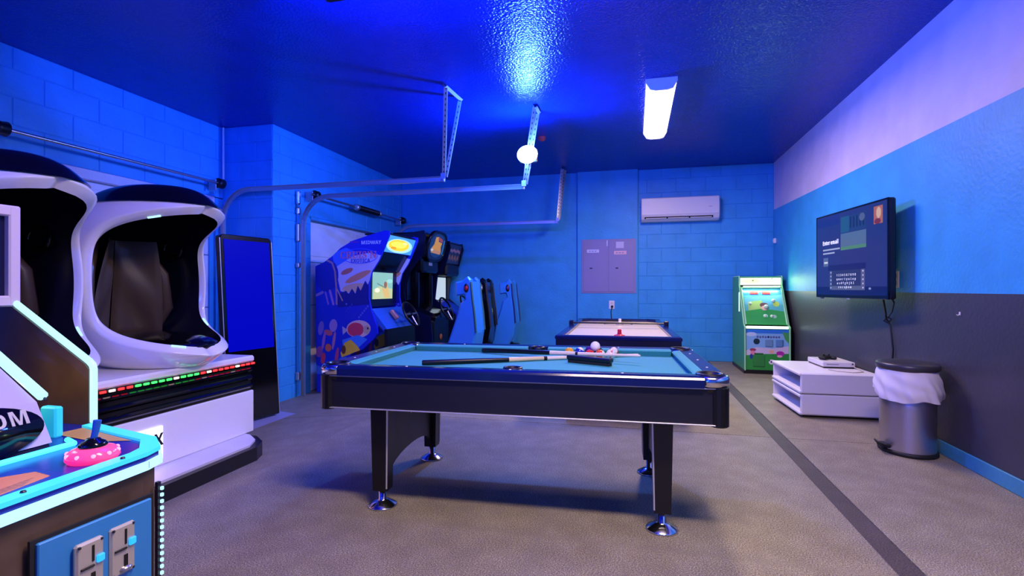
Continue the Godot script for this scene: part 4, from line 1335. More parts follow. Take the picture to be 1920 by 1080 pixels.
func soccer_machine() -> void:
	var t := thing("soccer_arcade_machine", "small green soccer arcade machine with lit top in the far right corner", "arcade machine", V(1.655, 0, 7.5))
	var prof := PackedVector2Array([Vector2(0.4, 0.04), Vector2(0.4, 0.575), Vector2(0.405, 0.6), Vector2(0.34, 0.63), Vector2(0.06, 1.1), Vector2(0.03, 1.14), Vector2(0.03, 1.265), Vector2(-0.38, 1.265), Vector2(-0.38, 0.04)])
	var turn := Basis(Vector3(0, 0, 1), Vector3.UP, Vector3(-1, 0, 0))
	var green := hexmat("4cae62", 0.35)
	for s in [-1.0, 1.0]:
		var q := B.new()
		q.prism(prof, 0.024, Transform3D(turn, Vector3(s * 0.265, 0, 0)))
		var o := obj("side_panel", q, green, t)
		q = B.new()
		var e := []
		for i in range(0, 8):
			e.append(Vector3(s * 0.265, prof[i].y, prof[i].x + 0.001))
		q.tube(e, 0.009, 6)
		obj("edge_trim", q, hexmat("a8e8b0", 0.3), o)
	bx("base", Vector3(0, 0.025, 0.005), Vector3(0.56, 0.05, 0.8), 0.004, M.black, t)
	bx("back_panel", Vector3(0, 0.65, -0.37), Vector3(0.5, 1.2, 0.02), 0.0, M.black, t)
	bx("roof", Vector3(0, 1.255, -0.17), Vector3(0.51, 0.02, 0.4), 0.0, green, t)
	# lower front print
	var im := pic(160, 192, Color("7fb6d8"))
	im.fill_rect(Rect2i(0, 0, 160, 18), Color("2f78d0"))
	patch(im, [Vector2(0, 100), Vector2(40, 84), Vector2(100, 88), Vector2(160, 76), Vector2(160, 130), Vector2(0, 130)], Color("cfc4d4"))
	patch(im, [Vector2(0, 124), Vector2(60, 116), Vector2(160, 112), Vector2(160, 192), Vector2(0, 192)], Color("2f9a3c"))
	dab(im, 20, 22, 20, 10, Color("b8d0e4"))
	dab(im, 40, 56, 12, 14, Color("16303c"))
	for k in 9:
		dab(im, 44 + k * 10, 34 + (k % 2), 4, 5, Color("5a5a90") if k != 4 else Color("20284a"))
	im.fill_rect(Rect2i(74, 50, 28, 28), Color("5a8ab0"))
	im.fill_rect(Rect2i(116, 48, 26, 30), Color("4a82b4"))
	dab(im, 26, 96, 12, 7, Color("a03a5a"))
	dab(im, 26, 110, 9, 10, Color("e88aa0"))
	dab(im, 20, 128, 6, 12, Color("2a3a9a"))
	dab(im, 128, 112, 15, 12, Color("b02a9a"))
	dab(im, 126, 124, 10, 6, Color("e8a8b8"))
	dab(im, 96, 104, 9, 8, Color("e8b090"))
	im.fill_rect(Rect2i(32, 112, 34, 40), Color("1c6a24"))
	dab(im, 96, 152, 11, 12, Color("e8e8e8"))
	dab(im, 96, 152, 4, 4, Color("101418"))
	dab(im, 88, 146, 2, 3, Color("101418"))
	dab(im, 104, 158, 3, 2, Color("101418"))
	patch(im, [Vector2(136, 10), Vector2(160, 14), Vector2(160, 64), Vector2(146, 44)], Color("4aa058"))
	var q := B.new()
	q.box(Vector3(0, 0.31, 0.38), Vector3(0.506, 0.52, 0.02), 0.0)
	q.quad(Vector3(-0.253, 0.05, 0.391), Vector3(0.253, 0.05, 0.391), Vector3(0.253, 0.57, 0.391), Vector3(-0.253, 0.57, 0.391), Vector3(0, 0, 1))
	obj("front_panel", q, print_mat(im, 0.3), t)
	bx("ticket_door_frame", Vector3(-0.1, 0.17, 0.395), Vector3(0.14, 0.15, 0.01), 0.003, hexmat("2f8a3a", 0.4), t)
	bx("coin_plate", Vector3(0.02, 0.4, 0.395), Vector3(0.09, 0.09, 0.01), 0.003, hexmat("6a92b0", 0.4), t)
	bx("coin_plate", Vector3(0.14, 0.4, 0.395), Vector3(0.08, 0.09, 0.01), 0.003, hexmat("5a8ab4", 0.4), t)
	# control ledge with its light bar
	bx("light_bar", Vector3(0, 0.598, 0.385), Vector3(0.5, 0.034, 0.03), 0.006, glow("d8ffe8", 1.6, "e0f0e8"), t)
	# sloping playfield behind glass: printed back, two score displays, flipper pieces
	im = pic(128, 128, Color("5ab0b0"))
	im.fill_rect(Rect2i(0, 0, 128, 30), Color("3a86c0"))
	patch(im, [Vector2(0, 40), Vector2(128, 26), Vector2(128, 60), Vector2(0, 60)], Color("6ab8c8"))
	patch(im, [Vector2(16, 52), Vector2(60, 46), Vector2(72, 80), Vector2(16, 88)], Color("a8d070"))
	patch(im, [Vector2(0, 84), Vector2(60, 74), Vector2(128, 84), Vector2(128, 128), Vector2(0, 128)], Color("38a048"))
	dab(im, 66, 62, 13, 8, Color("6a4a50"))
	dab(im, 66, 72, 10, 8, Color("e0b0a0"))
	dab(im, 104, 58, 10, 9, Color("c0dc50"))
	dab(im, 66, 98, 7, 6, Color("b8e0c8"))
	dab(im, 92, 100, 8, 6, Color("a0c8b0"))
	q = B.new()
	q.quad(Vector3(-0.25, 0.63, 0.335), Vector3(0.25, 0.63, 0.335), Vector3(0.25, 1.12, 0.04), Vector3(-0.25, 1.12, 0.04), Vector3(0, 0.5, 1))
	q.quad(Vector3(-0.25, 0.63, 0.315), Vector3(0.25, 0.63, 0.315), Vector3(0.25, 1.12, 0.02), Vector3(-0.25, 1.12, 0.02), Vector3(0, -0.5, -1))
	obj("playfield", q, print_mat(im, 0.25), t)
	var sl := Basis(Vector3.RIGHT, -0.542)
	for s in [-1.0, 1.0]:
		bx("score_display", Vector3(s * 0.075 - 0.02, 1.045, 0.088), Vector3(0.1, 0.05, 0.012), 0.004, glow("ff3030", 0.8, "a02020"), t, sl)
	for p in [[-0.16, 0.9, 0.02], [0.03, 0.86, 0.03], [0.13, 0.94, 0.025], [0.0, 0.74, 0.02], [0.08, 0.74, 0.02]]:
		q = B.new()
		q.ball(Vector3(p[0], p[1], 0.335 - (p[1] - 0.63) * 0.602 + 0.012), Vector3.ONE * p[2], 12, 8)
		obj("bumper", q, hexmat("cfe8c8", 0.3), t)
	q = B.new()
	q.tube([Vector3(-0.245, 0.635, 0.355), Vector3(-0.245, 1.11, 0.068), Vector3(0.245, 1.11, 0.068), Vector3(0.245, 0.635, 0.355)], 0.012, 6)
	obj("glass_frame", q, hexmat("9ad8a8", 0.3), t)
	# lamp bar at the head of the playfield
	bx("playfield_lamp", Vector3(0, 1.128, 0.1), Vector3(0.46, 0.016, 0.016), 0.003, glow("eaffe8", 1.6, "e0f0e0"), t)
	area_light("playfield_lamp_light", V(1.655, 1.115, 7.395), Vector2(0.44, 0.014), Color(0.9, 1.0, 0.88), 0.2, Basis(Vector3.RIGHT, -PI / 2 - 0.35))
	# lit marquee
	im = pic(128, 40, Color("f4fff0"))
	dab(im, 34, 20, 30, 14, Color("d8f8a8"))
	dab(im, 40, 18, 3, 3, Color("406030"))
	dab(im, 100, 10, 4, 3, Color("80a870"))
	dab(im, 92, 26, 5, 2, Color("90b880"))
	q = B.new()
	q.box(Vector3(0, 1.205, 0.015), Vector3(0.506, 0.11, 0.02), 0.0)
	q.quad(Vector3(-0.253, 1.15, 0.026), Vector3(0.253, 1.15, 0.026), Vector3(0.253, 1.26, 0.026), Vector3(-0.253, 1.26, 0.026), Vector3(0, 0, 1))
	obj("marquee", q, print_mat(im, 0.3, 2.0), t)
	area_light("soccer_marquee_light", V(1.655, 1.205, 7.465), Vector2(0.5, 0.1), Color(0.75, 1.0, 0.5), 0.22, Basis.IDENTITY.rotated(Vector3.UP, PI))
	bx("side_light", Vector3(-0.281, 0.92, 0.1), Vector3(0.008, 0.26, 0.02), 0.002, glow("d8ffe8", 1.2, "c0e0d0"), t, Basis(Vector3.RIGHT, 0.0))


func television() -> void:
	# on a swing arm; its plane is turned a little away from the wall
	var w := 1.15
	var h := 0.765
	var dir := Vector3(-sin(deg_to_rad(6.2)), 0, -cos(deg_to_rad(6.2)))   # from its near edge to its far edge
	var near := V(1.84, 1.4, 4.33)
	var right := -dir
	var out := Vector3.UP.cross(right) * -1.0
	if out.x > 0.0:
		out = -out
	var t := thing("television", "black flat television with keyboard screen on the right wall", "television", near + dir * w * 0.5)
	var bas := Basis(right, Vector3.UP, out)
	t.transform.basis = bas
	bx("housing", Vector3(0, 0, -0.03), Vector3(w, h, 0.05), 0.012, M.black, t)
	bx("rear_case", Vector3(0, -0.08, -0.065), Vector3(w * 0.7, h * 0.5, 0.04), 0.015, M.black_matte, t)
	for s in [-1.0, 1.0]:
		bx("bezel", Vector3(s * (w / 2 - 0.008), 0, -0.002), Vector3(0.016, h, 0.014), 0.003, M.black_gloss, t)
	bx("bezel", Vector3(0, h / 2 - 0.008, -0.002), Vector3(w - 0.03, 0.016, 0.014), 0.003, M.black_gloss, t)
	bx("bezel", Vector3(0, -h / 2 + 0.014, -0.002), Vector3(w - 0.03, 0.028, 0.014), 0.003, M.black_gloss, t)
	var im := pic(320, 200, Color("26357e"))
	im.fill_rect(Rect2i(0, 180, 320, 20), Color("0c1d62"))
	im.fill_rect(Rect2i(0, 0, 120, 26), Color("1c2f86"))
	im.fill_rect(Rect2i(126, 12, 40, 38), Color("245a86"))
	im.fill_rect(Rect2i(166, 12, 72, 38), Color("24407c"))
	for k in 5:
		im.fill_rect(Rect2i(170 + k * 14, 16, 6, 26), Color("152a5e"))
	dab(im, 222, 22, 12, 9, Color("56648e"))
	im.fill_rect(Rect2i(126, 52, 114, 40), Color("54709a"))
	im.fill_rect(Rect2i(126, 84, 114, 8), Color("4f8a72"))
	im.fill_rect(Rect2i(270, 8, 34, 38), Color("b06a62"))
	dab(im, 288, 22, 9, 12, Color("d8b0a0"))
	dab(im, 284, 40, 12, 6, Color("7a3048"))
	for k in 2:
		im.fill_rect(Rect2i(34, 84 + k * 9, 88 - k * 26, 4), Color("aab4dc"))
	im.fill_rect(Rect2i(36, 106, 26, 22), Color("5a6c9e"))
	im.fill_rect(Rect2i(40, 116, 20, 5), Color("d0d8ec"))
	im.fill_rect(Rect2i(62, 126, 176, 14), Color("12246c"))
	im.fill_rect(Rect2i(70, 140, 164, 48), Color("28376e"))
	im.fill_rect(Rect2i(70, 178, 164, 10), Color("56628e"))
	im.fill_rect(Rect2i(70, 140, 12, 48), Color("46548a"))
	im.fill_rect(Rect2i(218, 140, 16, 48), Color("5a5f92"))
	for k in 5:
		dab(im, 76, 144 + k * 9.5, 3, 2, Color("b8c4ec"))
		dab(im, 226, 144 + k * 9.5, 3, 2, Color("d0d4f0"))
	dab(im, 150, 183, 4, 2, Color("98a4cc"))
	dab(im, 254, 184, 5, 2.5, Color("8a9cd8"))
	var q := B.new()
	q.quad(Vector3(-w / 2 + 0.015, -h / 2 + 0.026, 0.003), Vector3(w / 2 - 0.015, -h / 2 + 0.026, 0.003), Vector3(w / 2 - 0.015, h / 2 - 0.015, 0.003), Vector3(-w / 2 + 0.015, h / 2 - 0.015, 0.003), Vector3(0, 0, 1))
	var scr := obj("screen", q, print_mat(im, 0.18, 0.85), t)
	var ink := glow("d8dcf4", 0.7, "c0c4d8")
	words("screen_text", "Enter email", Vector3(-0.3, 0.12, 0.004), Basis.IDENTITY, 0.038, ink, scr)
	words("screen_keys", "1 2 3 4 5 6 7 8 9 0", Vector3(-0.03, -0.182, 0.004), Basis.IDENTITY, 0.02, ink, scr, "Droid Sans Mono", true, 1.0)
	words("screen_keys", "q w e r t y u i o p", Vector3(-0.03, -0.217, 0.004), Basis.IDENTITY, 0.02, ink, scr, "Droid Sans Mono", true, 1.0)
	words("screen_keys", "a s d f g h j k l", Vector3(-0.04, -0.252, 0.004), Basis.IDENTITY, 0.02, ink, scr, "Droid Sans Mono", true, 1.0)
	words("screen_keys", "z x c v b n m", Vector3(-0.05, -0.287, 0.004), Basis.IDENTITY, 0.02, ink, scr, "Droid Sans Mono", true, 1.0)
	bx("badge", Vector3(0, -h / 2 - 0.004, -0.004), Vector3(0.05, 0.012, 0.01), 0.003, M.silver_trim, t)
	bx("foot_peg", Vector3(-0.52, -h / 2 - 0.006, -0.02), Vector3(0.04, 0.014, 0.03), 0.003, M.silver_trim, t)
	# wall arm
	var inv := t.transform.affine_inverse()
	var arm := B.new()
	arm.tube([Vector3(0, 0, -0.08), inv * V(1.9, 1.4, 4.75)], 0.02, 8)
	arm.tube([inv * V(1.9, 1.4, 4.75), inv * V(1.985, 1.4, 4.75)], 0.02, 8)
	obj("wall_arm", arm, M.black_matte, t)
	bx("wall_plate", inv * V(1.98, 1.4, 4.75), Vector3(0.2, 0.3, 0.016), 0.003, M.black_matte, t, bas.inverse() * Basis(Vector3(0, 0, -1), Vector3.UP, Vector3(-1, 0, 0)))
	# cables that drop behind the cabinet
	q = B.new()
	var pts := [V(1.86, 1.1, 4.5), V(1.9, 0.98, 4.55), V(1.94, 0.9, 4.62), V(1.96, 0.86, 4.66), V(1.975, 0.8, 4.62), V(1.975, 0.62, 4.58), V(1.977, 0.4, 4.62), V(1.977, 0.2, 4.7), V(1.977, 0.05, 4.72)]
	q.tube(pts, 0.0075, 6)
	tag(obj("power_cable", q, M.cable), "black cable hanging from the television down the right wall", "cable")
	q = B.new()
	q.tube([V(1.87, 1.1, 4.42), V(1.92, 0.99, 4.44), V(1.95, 0.92, 4.54), V(1.965, 0.87, 4.64), V(1.96, 0.84, 4.7), V(1.975, 0.82, 4.66), V(1.97, 0.86, 4.6), V(1.96, 0.87, 4.65)], 0.006, 6)
	tag(obj("signal_cable", q, M.cable), "short black cable looped in a knot under the television", "cable")


func low_cabinet() -> void:
	var t := thing("low_cabinet", "low white two tier cabinet with open left end against the right wall", "cabinet", V(1.66, 0, 5.18), deg_to_rad(2.0))
	var w := 0.62
	var d := 0.78
	for k in 2:
		var y0 := 0.022 + k * 0.183
		var hh := 0.176
		var u := Node3D.new()
		u.name = "tier"
		t.add_child(u, true)
		bx("top_board", Vector3(0, y0 + hh - 0.014, 0), Vector3(w, 0.028, d), 0.008, M.white, u)
		bx("bottom_board", Vector3(0, y0 + 0.014, 0), Vector3(w, 0.028, d), 0.008, M.white, u)
		bx("drawer_front", Vector3(0.006, y0 + hh / 2, d / 2 - 0.011), Vector3(w - 0.012, hh - 0.004, 0.03), 0.009, M.white, u)
		bx("rear_board", Vector3(0.006, y0 + hh / 2, -d / 2 + 0.012), Vector3(w - 0.012, hh - 0.004, 0.022), 0.004, M.white, u)
		bx("right_end", Vector3(w / 2 - 0.012, y0 + hh / 2, 0), Vector3(0.022, hh - 0.004, d - 0.02), 0.004, M.white, u)
		bx("inner_divider", Vector3(0.06, y0 + hh / 2, 0), Vector3(0.02, hh - 0.05, d - 0.04), 0.0, M.white, u)
	bx("shadow_gap", Vector3(0.01, 0.2015, -0.005), Vector3(w - 0.03, 0.008, d - 0.02), 0.0, M.charcoal, t)
	bx("plinth", Vector3(0.01, 0.011, -0.01), Vector3(w - 0.06, 0.022, d - 0.06), 0.0, M.black, t)
	# console, pad and lead on top
	var top := 0.381
	var c := thing("game_console", "flat white game console on top of the low cabinet", "game console", V(1.775, top, 5.3), deg_to_rad(2.0))
	bx("lower_case", Vector3(0, 0.008, 0), Vector3(0.25, 0.016, 0.36), 0.003, M.black, c)
	bx("upper_case", Vector3(0, 0.035, 0), Vector3(0.262, 0.042, 0.372), 0.004, M.plastic_white, c)
	bx("disc_slot", Vector3(-0.05, 0.036, 0.1865), Vector3(0.1, 0.004, 0.002), 0.0, M.charcoal, c)
	bx("power_button", Vector3(0.11, 0.042, 0.1865), Vector3(0.012, 0.012, 0.002), 0.0, M.charcoal, c)
	var g := thing("game_controller", "black game controller lying on the white console", "controller", V(1.74, top + 0.056, 5.31), deg_to_rad(20.0))
	var q := B.new()
	q.ball(Vector3(0, 0.02, 0), Vector3(0.06, 0.018, 0.035), 16, 10)
	for s in [-1.0, 1.0]:
		q.ball(Vector3(s * 0.052, 0.017, 0.022), Vector3(0.025, 0.017, 0.045), 12, 8)
	obj("body", q, M.black_matte, g)
	for s in [-1.0, 1.0]:
		q = B.new()
		q.lathe([Vector2(0.005, 0.03), Vector2(0.005, 0.042), Vector2(0.011, 0.044), Vector2(0.011, 0.048), Vector2(0.0, 0.05)], 12, Transform3D(Basis.IDENTITY, Vector3(s * 0.026, 0, 0.006)))
		obj("thumb_stick", q, M.black, g)
	q = B.new()
	q.tube([V(1.88, top + 0.03, 5.12), V(1.92, top + 0.006, 5.06), V(1.9, top + 0.005, 4.92), V(1.8, top + 0.005, 4.86), V(1.7, top + 0.005, 4.92), V(1.66, top + 0.005, 5.0)], 0.0035, 6)
	tag(obj("console_lead", q, hexmat("b8a8a8", 0.5)), "thin pale lead curled in front of the game console", "cable")
	q = B.new()
	q.tube([V(1.9, top + 0.02, 5.18), V(1.95, top + 0.012, 5.1), V(1.965, top + 0.01, 4.98), V(1.97, top + 0.02, 4.88)], 0.005, 6)
	tag(obj("console_lead", q, M.cable), "black lead running from the console along the wall", "cable")


func waste_bin() -> void:
	var t := thing("pedal_bin", "oval steel pedal bin with black lid and base by the right wall", "bin", V(1.79, 0, 3.96))
	var oval := Basis.from_scale(Vector3(1.0, 1, 1.12))
	var at := Transform3D(oval, Vector3.ZERO)
	var q := B.new()
	q.lathe([Vector2(0.0, 0.0), Vector2(0.158, 0.0), Vector2(0.163, 0.006), Vector2(0.163, 0.022), Vector2(0.155, 0.028), Vector2(0.0, 0.028)], 40, at)
	obj("base_ring", q, M.rubber, t)
	var st := hexmat("c8c2c6", 0.36, 1.0)
	q = B.new()
	q.lathe([Vector2(0.152, 0.026), Vector2(0.153, 0.3), Vector2(0.154, 0.565), Vector2(0.148, 0.568)], 48, at)
	obj("steel_body", q, st, t)
	q = B.new()
	q.lathe([Vector2(0.0, 0.55), Vector2(0.16, 0.555), Vector2(0.172, 0.566), Vector2(0.173, 0.592), Vector2(0.165, 0.602), Vector2(0.12, 0.609), Vector2(0.0, 0.612)], 48, at)
	obj("lid", q, hexmat("3a383c", 0.35), t)
	bx("hinge", Vector3(0.165, 0.575, -0.04), Vector3(0.04, 0.05, 0.09), 0.01, M.black, t)
	bx("pedal_arm", Vector3(-0.155, 0.05, 0.05), Vector3(0.07, 0.03, 0.07), 0.008, M.rubber, t)
	q = B.new()
	q.tube([Vector3(-0.17, 0.04, 0.01), Vector3(-0.2, 0.072, 0.02), Vector3(-0.205, 0.072, 0.075), Vector3(-0.165, 0.06, 0.1)], 0.007, 6)
	obj("pedal", q, M.rubber, t)
	# bag folded over the rim
	var film := hexmat("e8e2ea", 0.45)
	film.backlight_enabled = true
	film.backlight = Color(0.35, 0.35, 0.35)
	q = B.new()
	var skirt := func(u: float, v: float, lift: float):
		var a: float = u * TAU
		var drop := 0.175 + 0.035 * sin(a * 1.0 - 0.2) + 0.012 * sin(a * 3.0) + 0.006 * sin(a * 7.0)
		var r: float = 0.158 + lift + 0.026 * sin(v * PI * 0.62) + v * (0.006 * sin(a * 9.0 + v * 5.0) + 0.004 * sin(a * 17.0 + v * 9.0)) + 0.003 * sin(a * 5.0 + v * 14.0)
		return Vector3(cos(a) * r, 0.567 - drop * v, sin(a) * r * 1.12)
	q.surf(120, 22, func(u, v): return skirt.call(u, v, 0.0), func(u, _v): return Vector3(cos(u * TAU), 0, sin(u * TAU)))
	q.surf(120, 22, func(u, v): return skirt.call(u, v, -0.0012), func(u, _v): return -Vector3(cos(u * TAU), 0, sin(u * TAU)))
	var bag := obj("bin_bag", q, film)
	bag.position = t.position
	tag(bag, "crumpled white bin bag folded over the rim of the steel bin", "bag")


func wall_things() -> void:
	# air conditioner on the far wall
	var t := thing("air_conditioner", "white wall air conditioner high on the far wall", "air conditioner", V(0.655, 2.12, D_FAR))
	var prof := PackedVector2Array([Vector2(0.0, 0.0), Vector2(0.12, 0.0), Vector2(0.175, 0.03), Vector2(0.205, 0.08), Vector2(0.21, 0.2), Vector2(0.2, 0.33), Vector2(0.18, 0.352), Vector2(0.0, 0.352)])
	var turn := Basis(Vector3(0, 0, 1), Vector3.UP, Vector3(-1, 0, 0))
	var q := B.new()
	q.prism(prof, 1.12, Transform3D(turn, Vector3.ZERO), false, 0.008)
	obj("casing", q, M.plastic_white, t)
	var low := Basis(Vector3.RIGHT, 0.5)
	bx("air_outlet", Vector3(-0.02, 0.05, 0.186), Vector3(0.98, 0.03, 0.012), 0.0, M.black_matte, t, low)
	for k in 3:
		bx("vane", Vector3(-0.34 + k * 0.32, 0.043, 0.19), Vector3(0.3, 0.008, 0.02), 0.002, M.plastic_white, t, Basis(Vector3.RIGHT, 0.9))
	bx("front_panel", Vector3(0, 0.215, 0.212), Vector3(1.1, 0.25, 0.008), 0.003, M.plastic_white, t)
	bx("maker_mark", Vector3(0.43, 0.19, 0.2165), Vector3(0.05, 0.01, 0.001), 0.0, hexmat("a8a8b4", 0.4), t)
	# breaker panel in the column
	t = thing("breaker_panel", "flush pinkish grey breaker panel with two doors on the far column", "electrical panel", V(-0.4, 1.45, D_FAR - 0.06))
	var pm := hexmat("8a84b0", 0.45)
	bx("frame", Vector3(0, 0, 0.004), Vector3(0.84, 0.85, 0.008), 0.002, pm, t)
	for s in [-1.0, 1.0]:
		var d := bx("door", Vector3(s * 0.2, 0, 0.011), Vector3(0.385, 0.8, 0.008), 0.002, pm, t)
		bx("latch", Vector3(s * 0.2 - 0.07, -0.03, 0.017), Vector3(0.04, 0.018, 0.008), 0.003, M.charcoal, d)
	for l in [[-0.24, 0.24, 0.19, 0.05, "cfd2ee"], [0.18, 0.21, 0.19, 0.055, "e6b8c4"], [0.175, 0.33, 0.12, 0.1, "c4c0e0"], [-0.02, 0.36, 0.014, 0.09, "d8d8f0"]]:
		var o := bx("label_sticker", Vector3(l[0], l[1], 0.016), Vector3(l[2], l[3], 0.002), 0.0, hexmat(l[4], 0.5), t)
		if l[2] > 0.15:
			for k in 3:
				bx("print_line", Vector3(l[0] - 0.05 + k * 0.045, l[1] - 0.002, 0.0175), Vector3(0.03, 0.014, 0.001), 0.0, hexmat("8088c0", 0.5), o)
	# outlet with a plug
	t = thing("wall_outlet", "white wall outlet with a plug below the breaker panel", "outlet", V(-0.35, 0.845, D_FAR - 0.06))
	bx("cover_plate", Vector3(0, 0, 0.004), Vector3(0.085, 0.13, 0.008), 0.003, M.white, t)
	bx("socket_face", Vector3(0, 0.028, 0.009), Vector3(0.036, 0.034, 0.004), 0.002, M.off_white, t)
	bx("plug", Vector3(0.006, -0.026, 0.022), Vector3(0.034, 0.034, 0.03), 0.008, M.black, t)
	q = B.new()
	q.tube([V(-0.345, 0.81, D_FAR - 0.085), V(-0.36, 0.74, D_FAR - 0.08), V(-0.355, 0.66, D_FAR - 0.08), V(-0.34, 0.4, D_FAR - 0.078), V(-0.35, 0.02, D_FAR - 0.1)], 0.006, 6)
	tag(obj("appliance_cord", q, M.cable), "thin black cord hanging from the plug under the breaker panel", "cord")
	# outlet behind the television
	t = thing("wall_outlet", "pale outlet on the right wall half hidden by the television", "outlet", V(X_RIGHT - 0.002, 1.17, 4.56), -PI / 2)
	bx("cover_plate", Vector3(0, 0, 0.004), Vector3(0.1, 0.13, 0.008), 0.003, M.off_white, t)
	for k in [-1.0, 1.0]:
		bx("socket_face", Vector3(0.0, k * 0.028, 0.009), Vector3(0.036, 0.034, 0.004), 0.002, M.black, t)
	# little white sensor in the corner
	t = thing("corner_sensor", "tiny white sensor box on the right wall near the far corner", "sensor", V(X_RIGHT - 0.001, 1.79, 8.02), -PI / 2)
	bx("sensor_case", Vector3(0, 0, 0.02), Vector3(0.06, 0.075, 0.04), 0.01, M.white, t)
	q = B.new()
	q.ball(Vector3(0, 0.004, 0.04), Vector3(0.016, 0.016, 0.008), 10, 8)
	obj("sensor_lens", q, M.off_white, t)
	# hook
	t = thing("wall_hook", "tiny white hook on the charcoal band of the right wall", "hook", V(X_RIGHT - 0.001, 0.942, 3.76), -PI / 2)
	bx("hook_plate", Vector3(0, 0, 0.003), Vector3(0.012, 0.022, 0.006), 0.002, M.white, t)
	q = B.new()
	q.tube([Vector3(0, -0.004, 0.005), Vector3(0, -0.012, 0.014), Vector3(0, -0.006, 0.02)], 0.003, 6)
	obj("hook_tip", q, M.white, t)


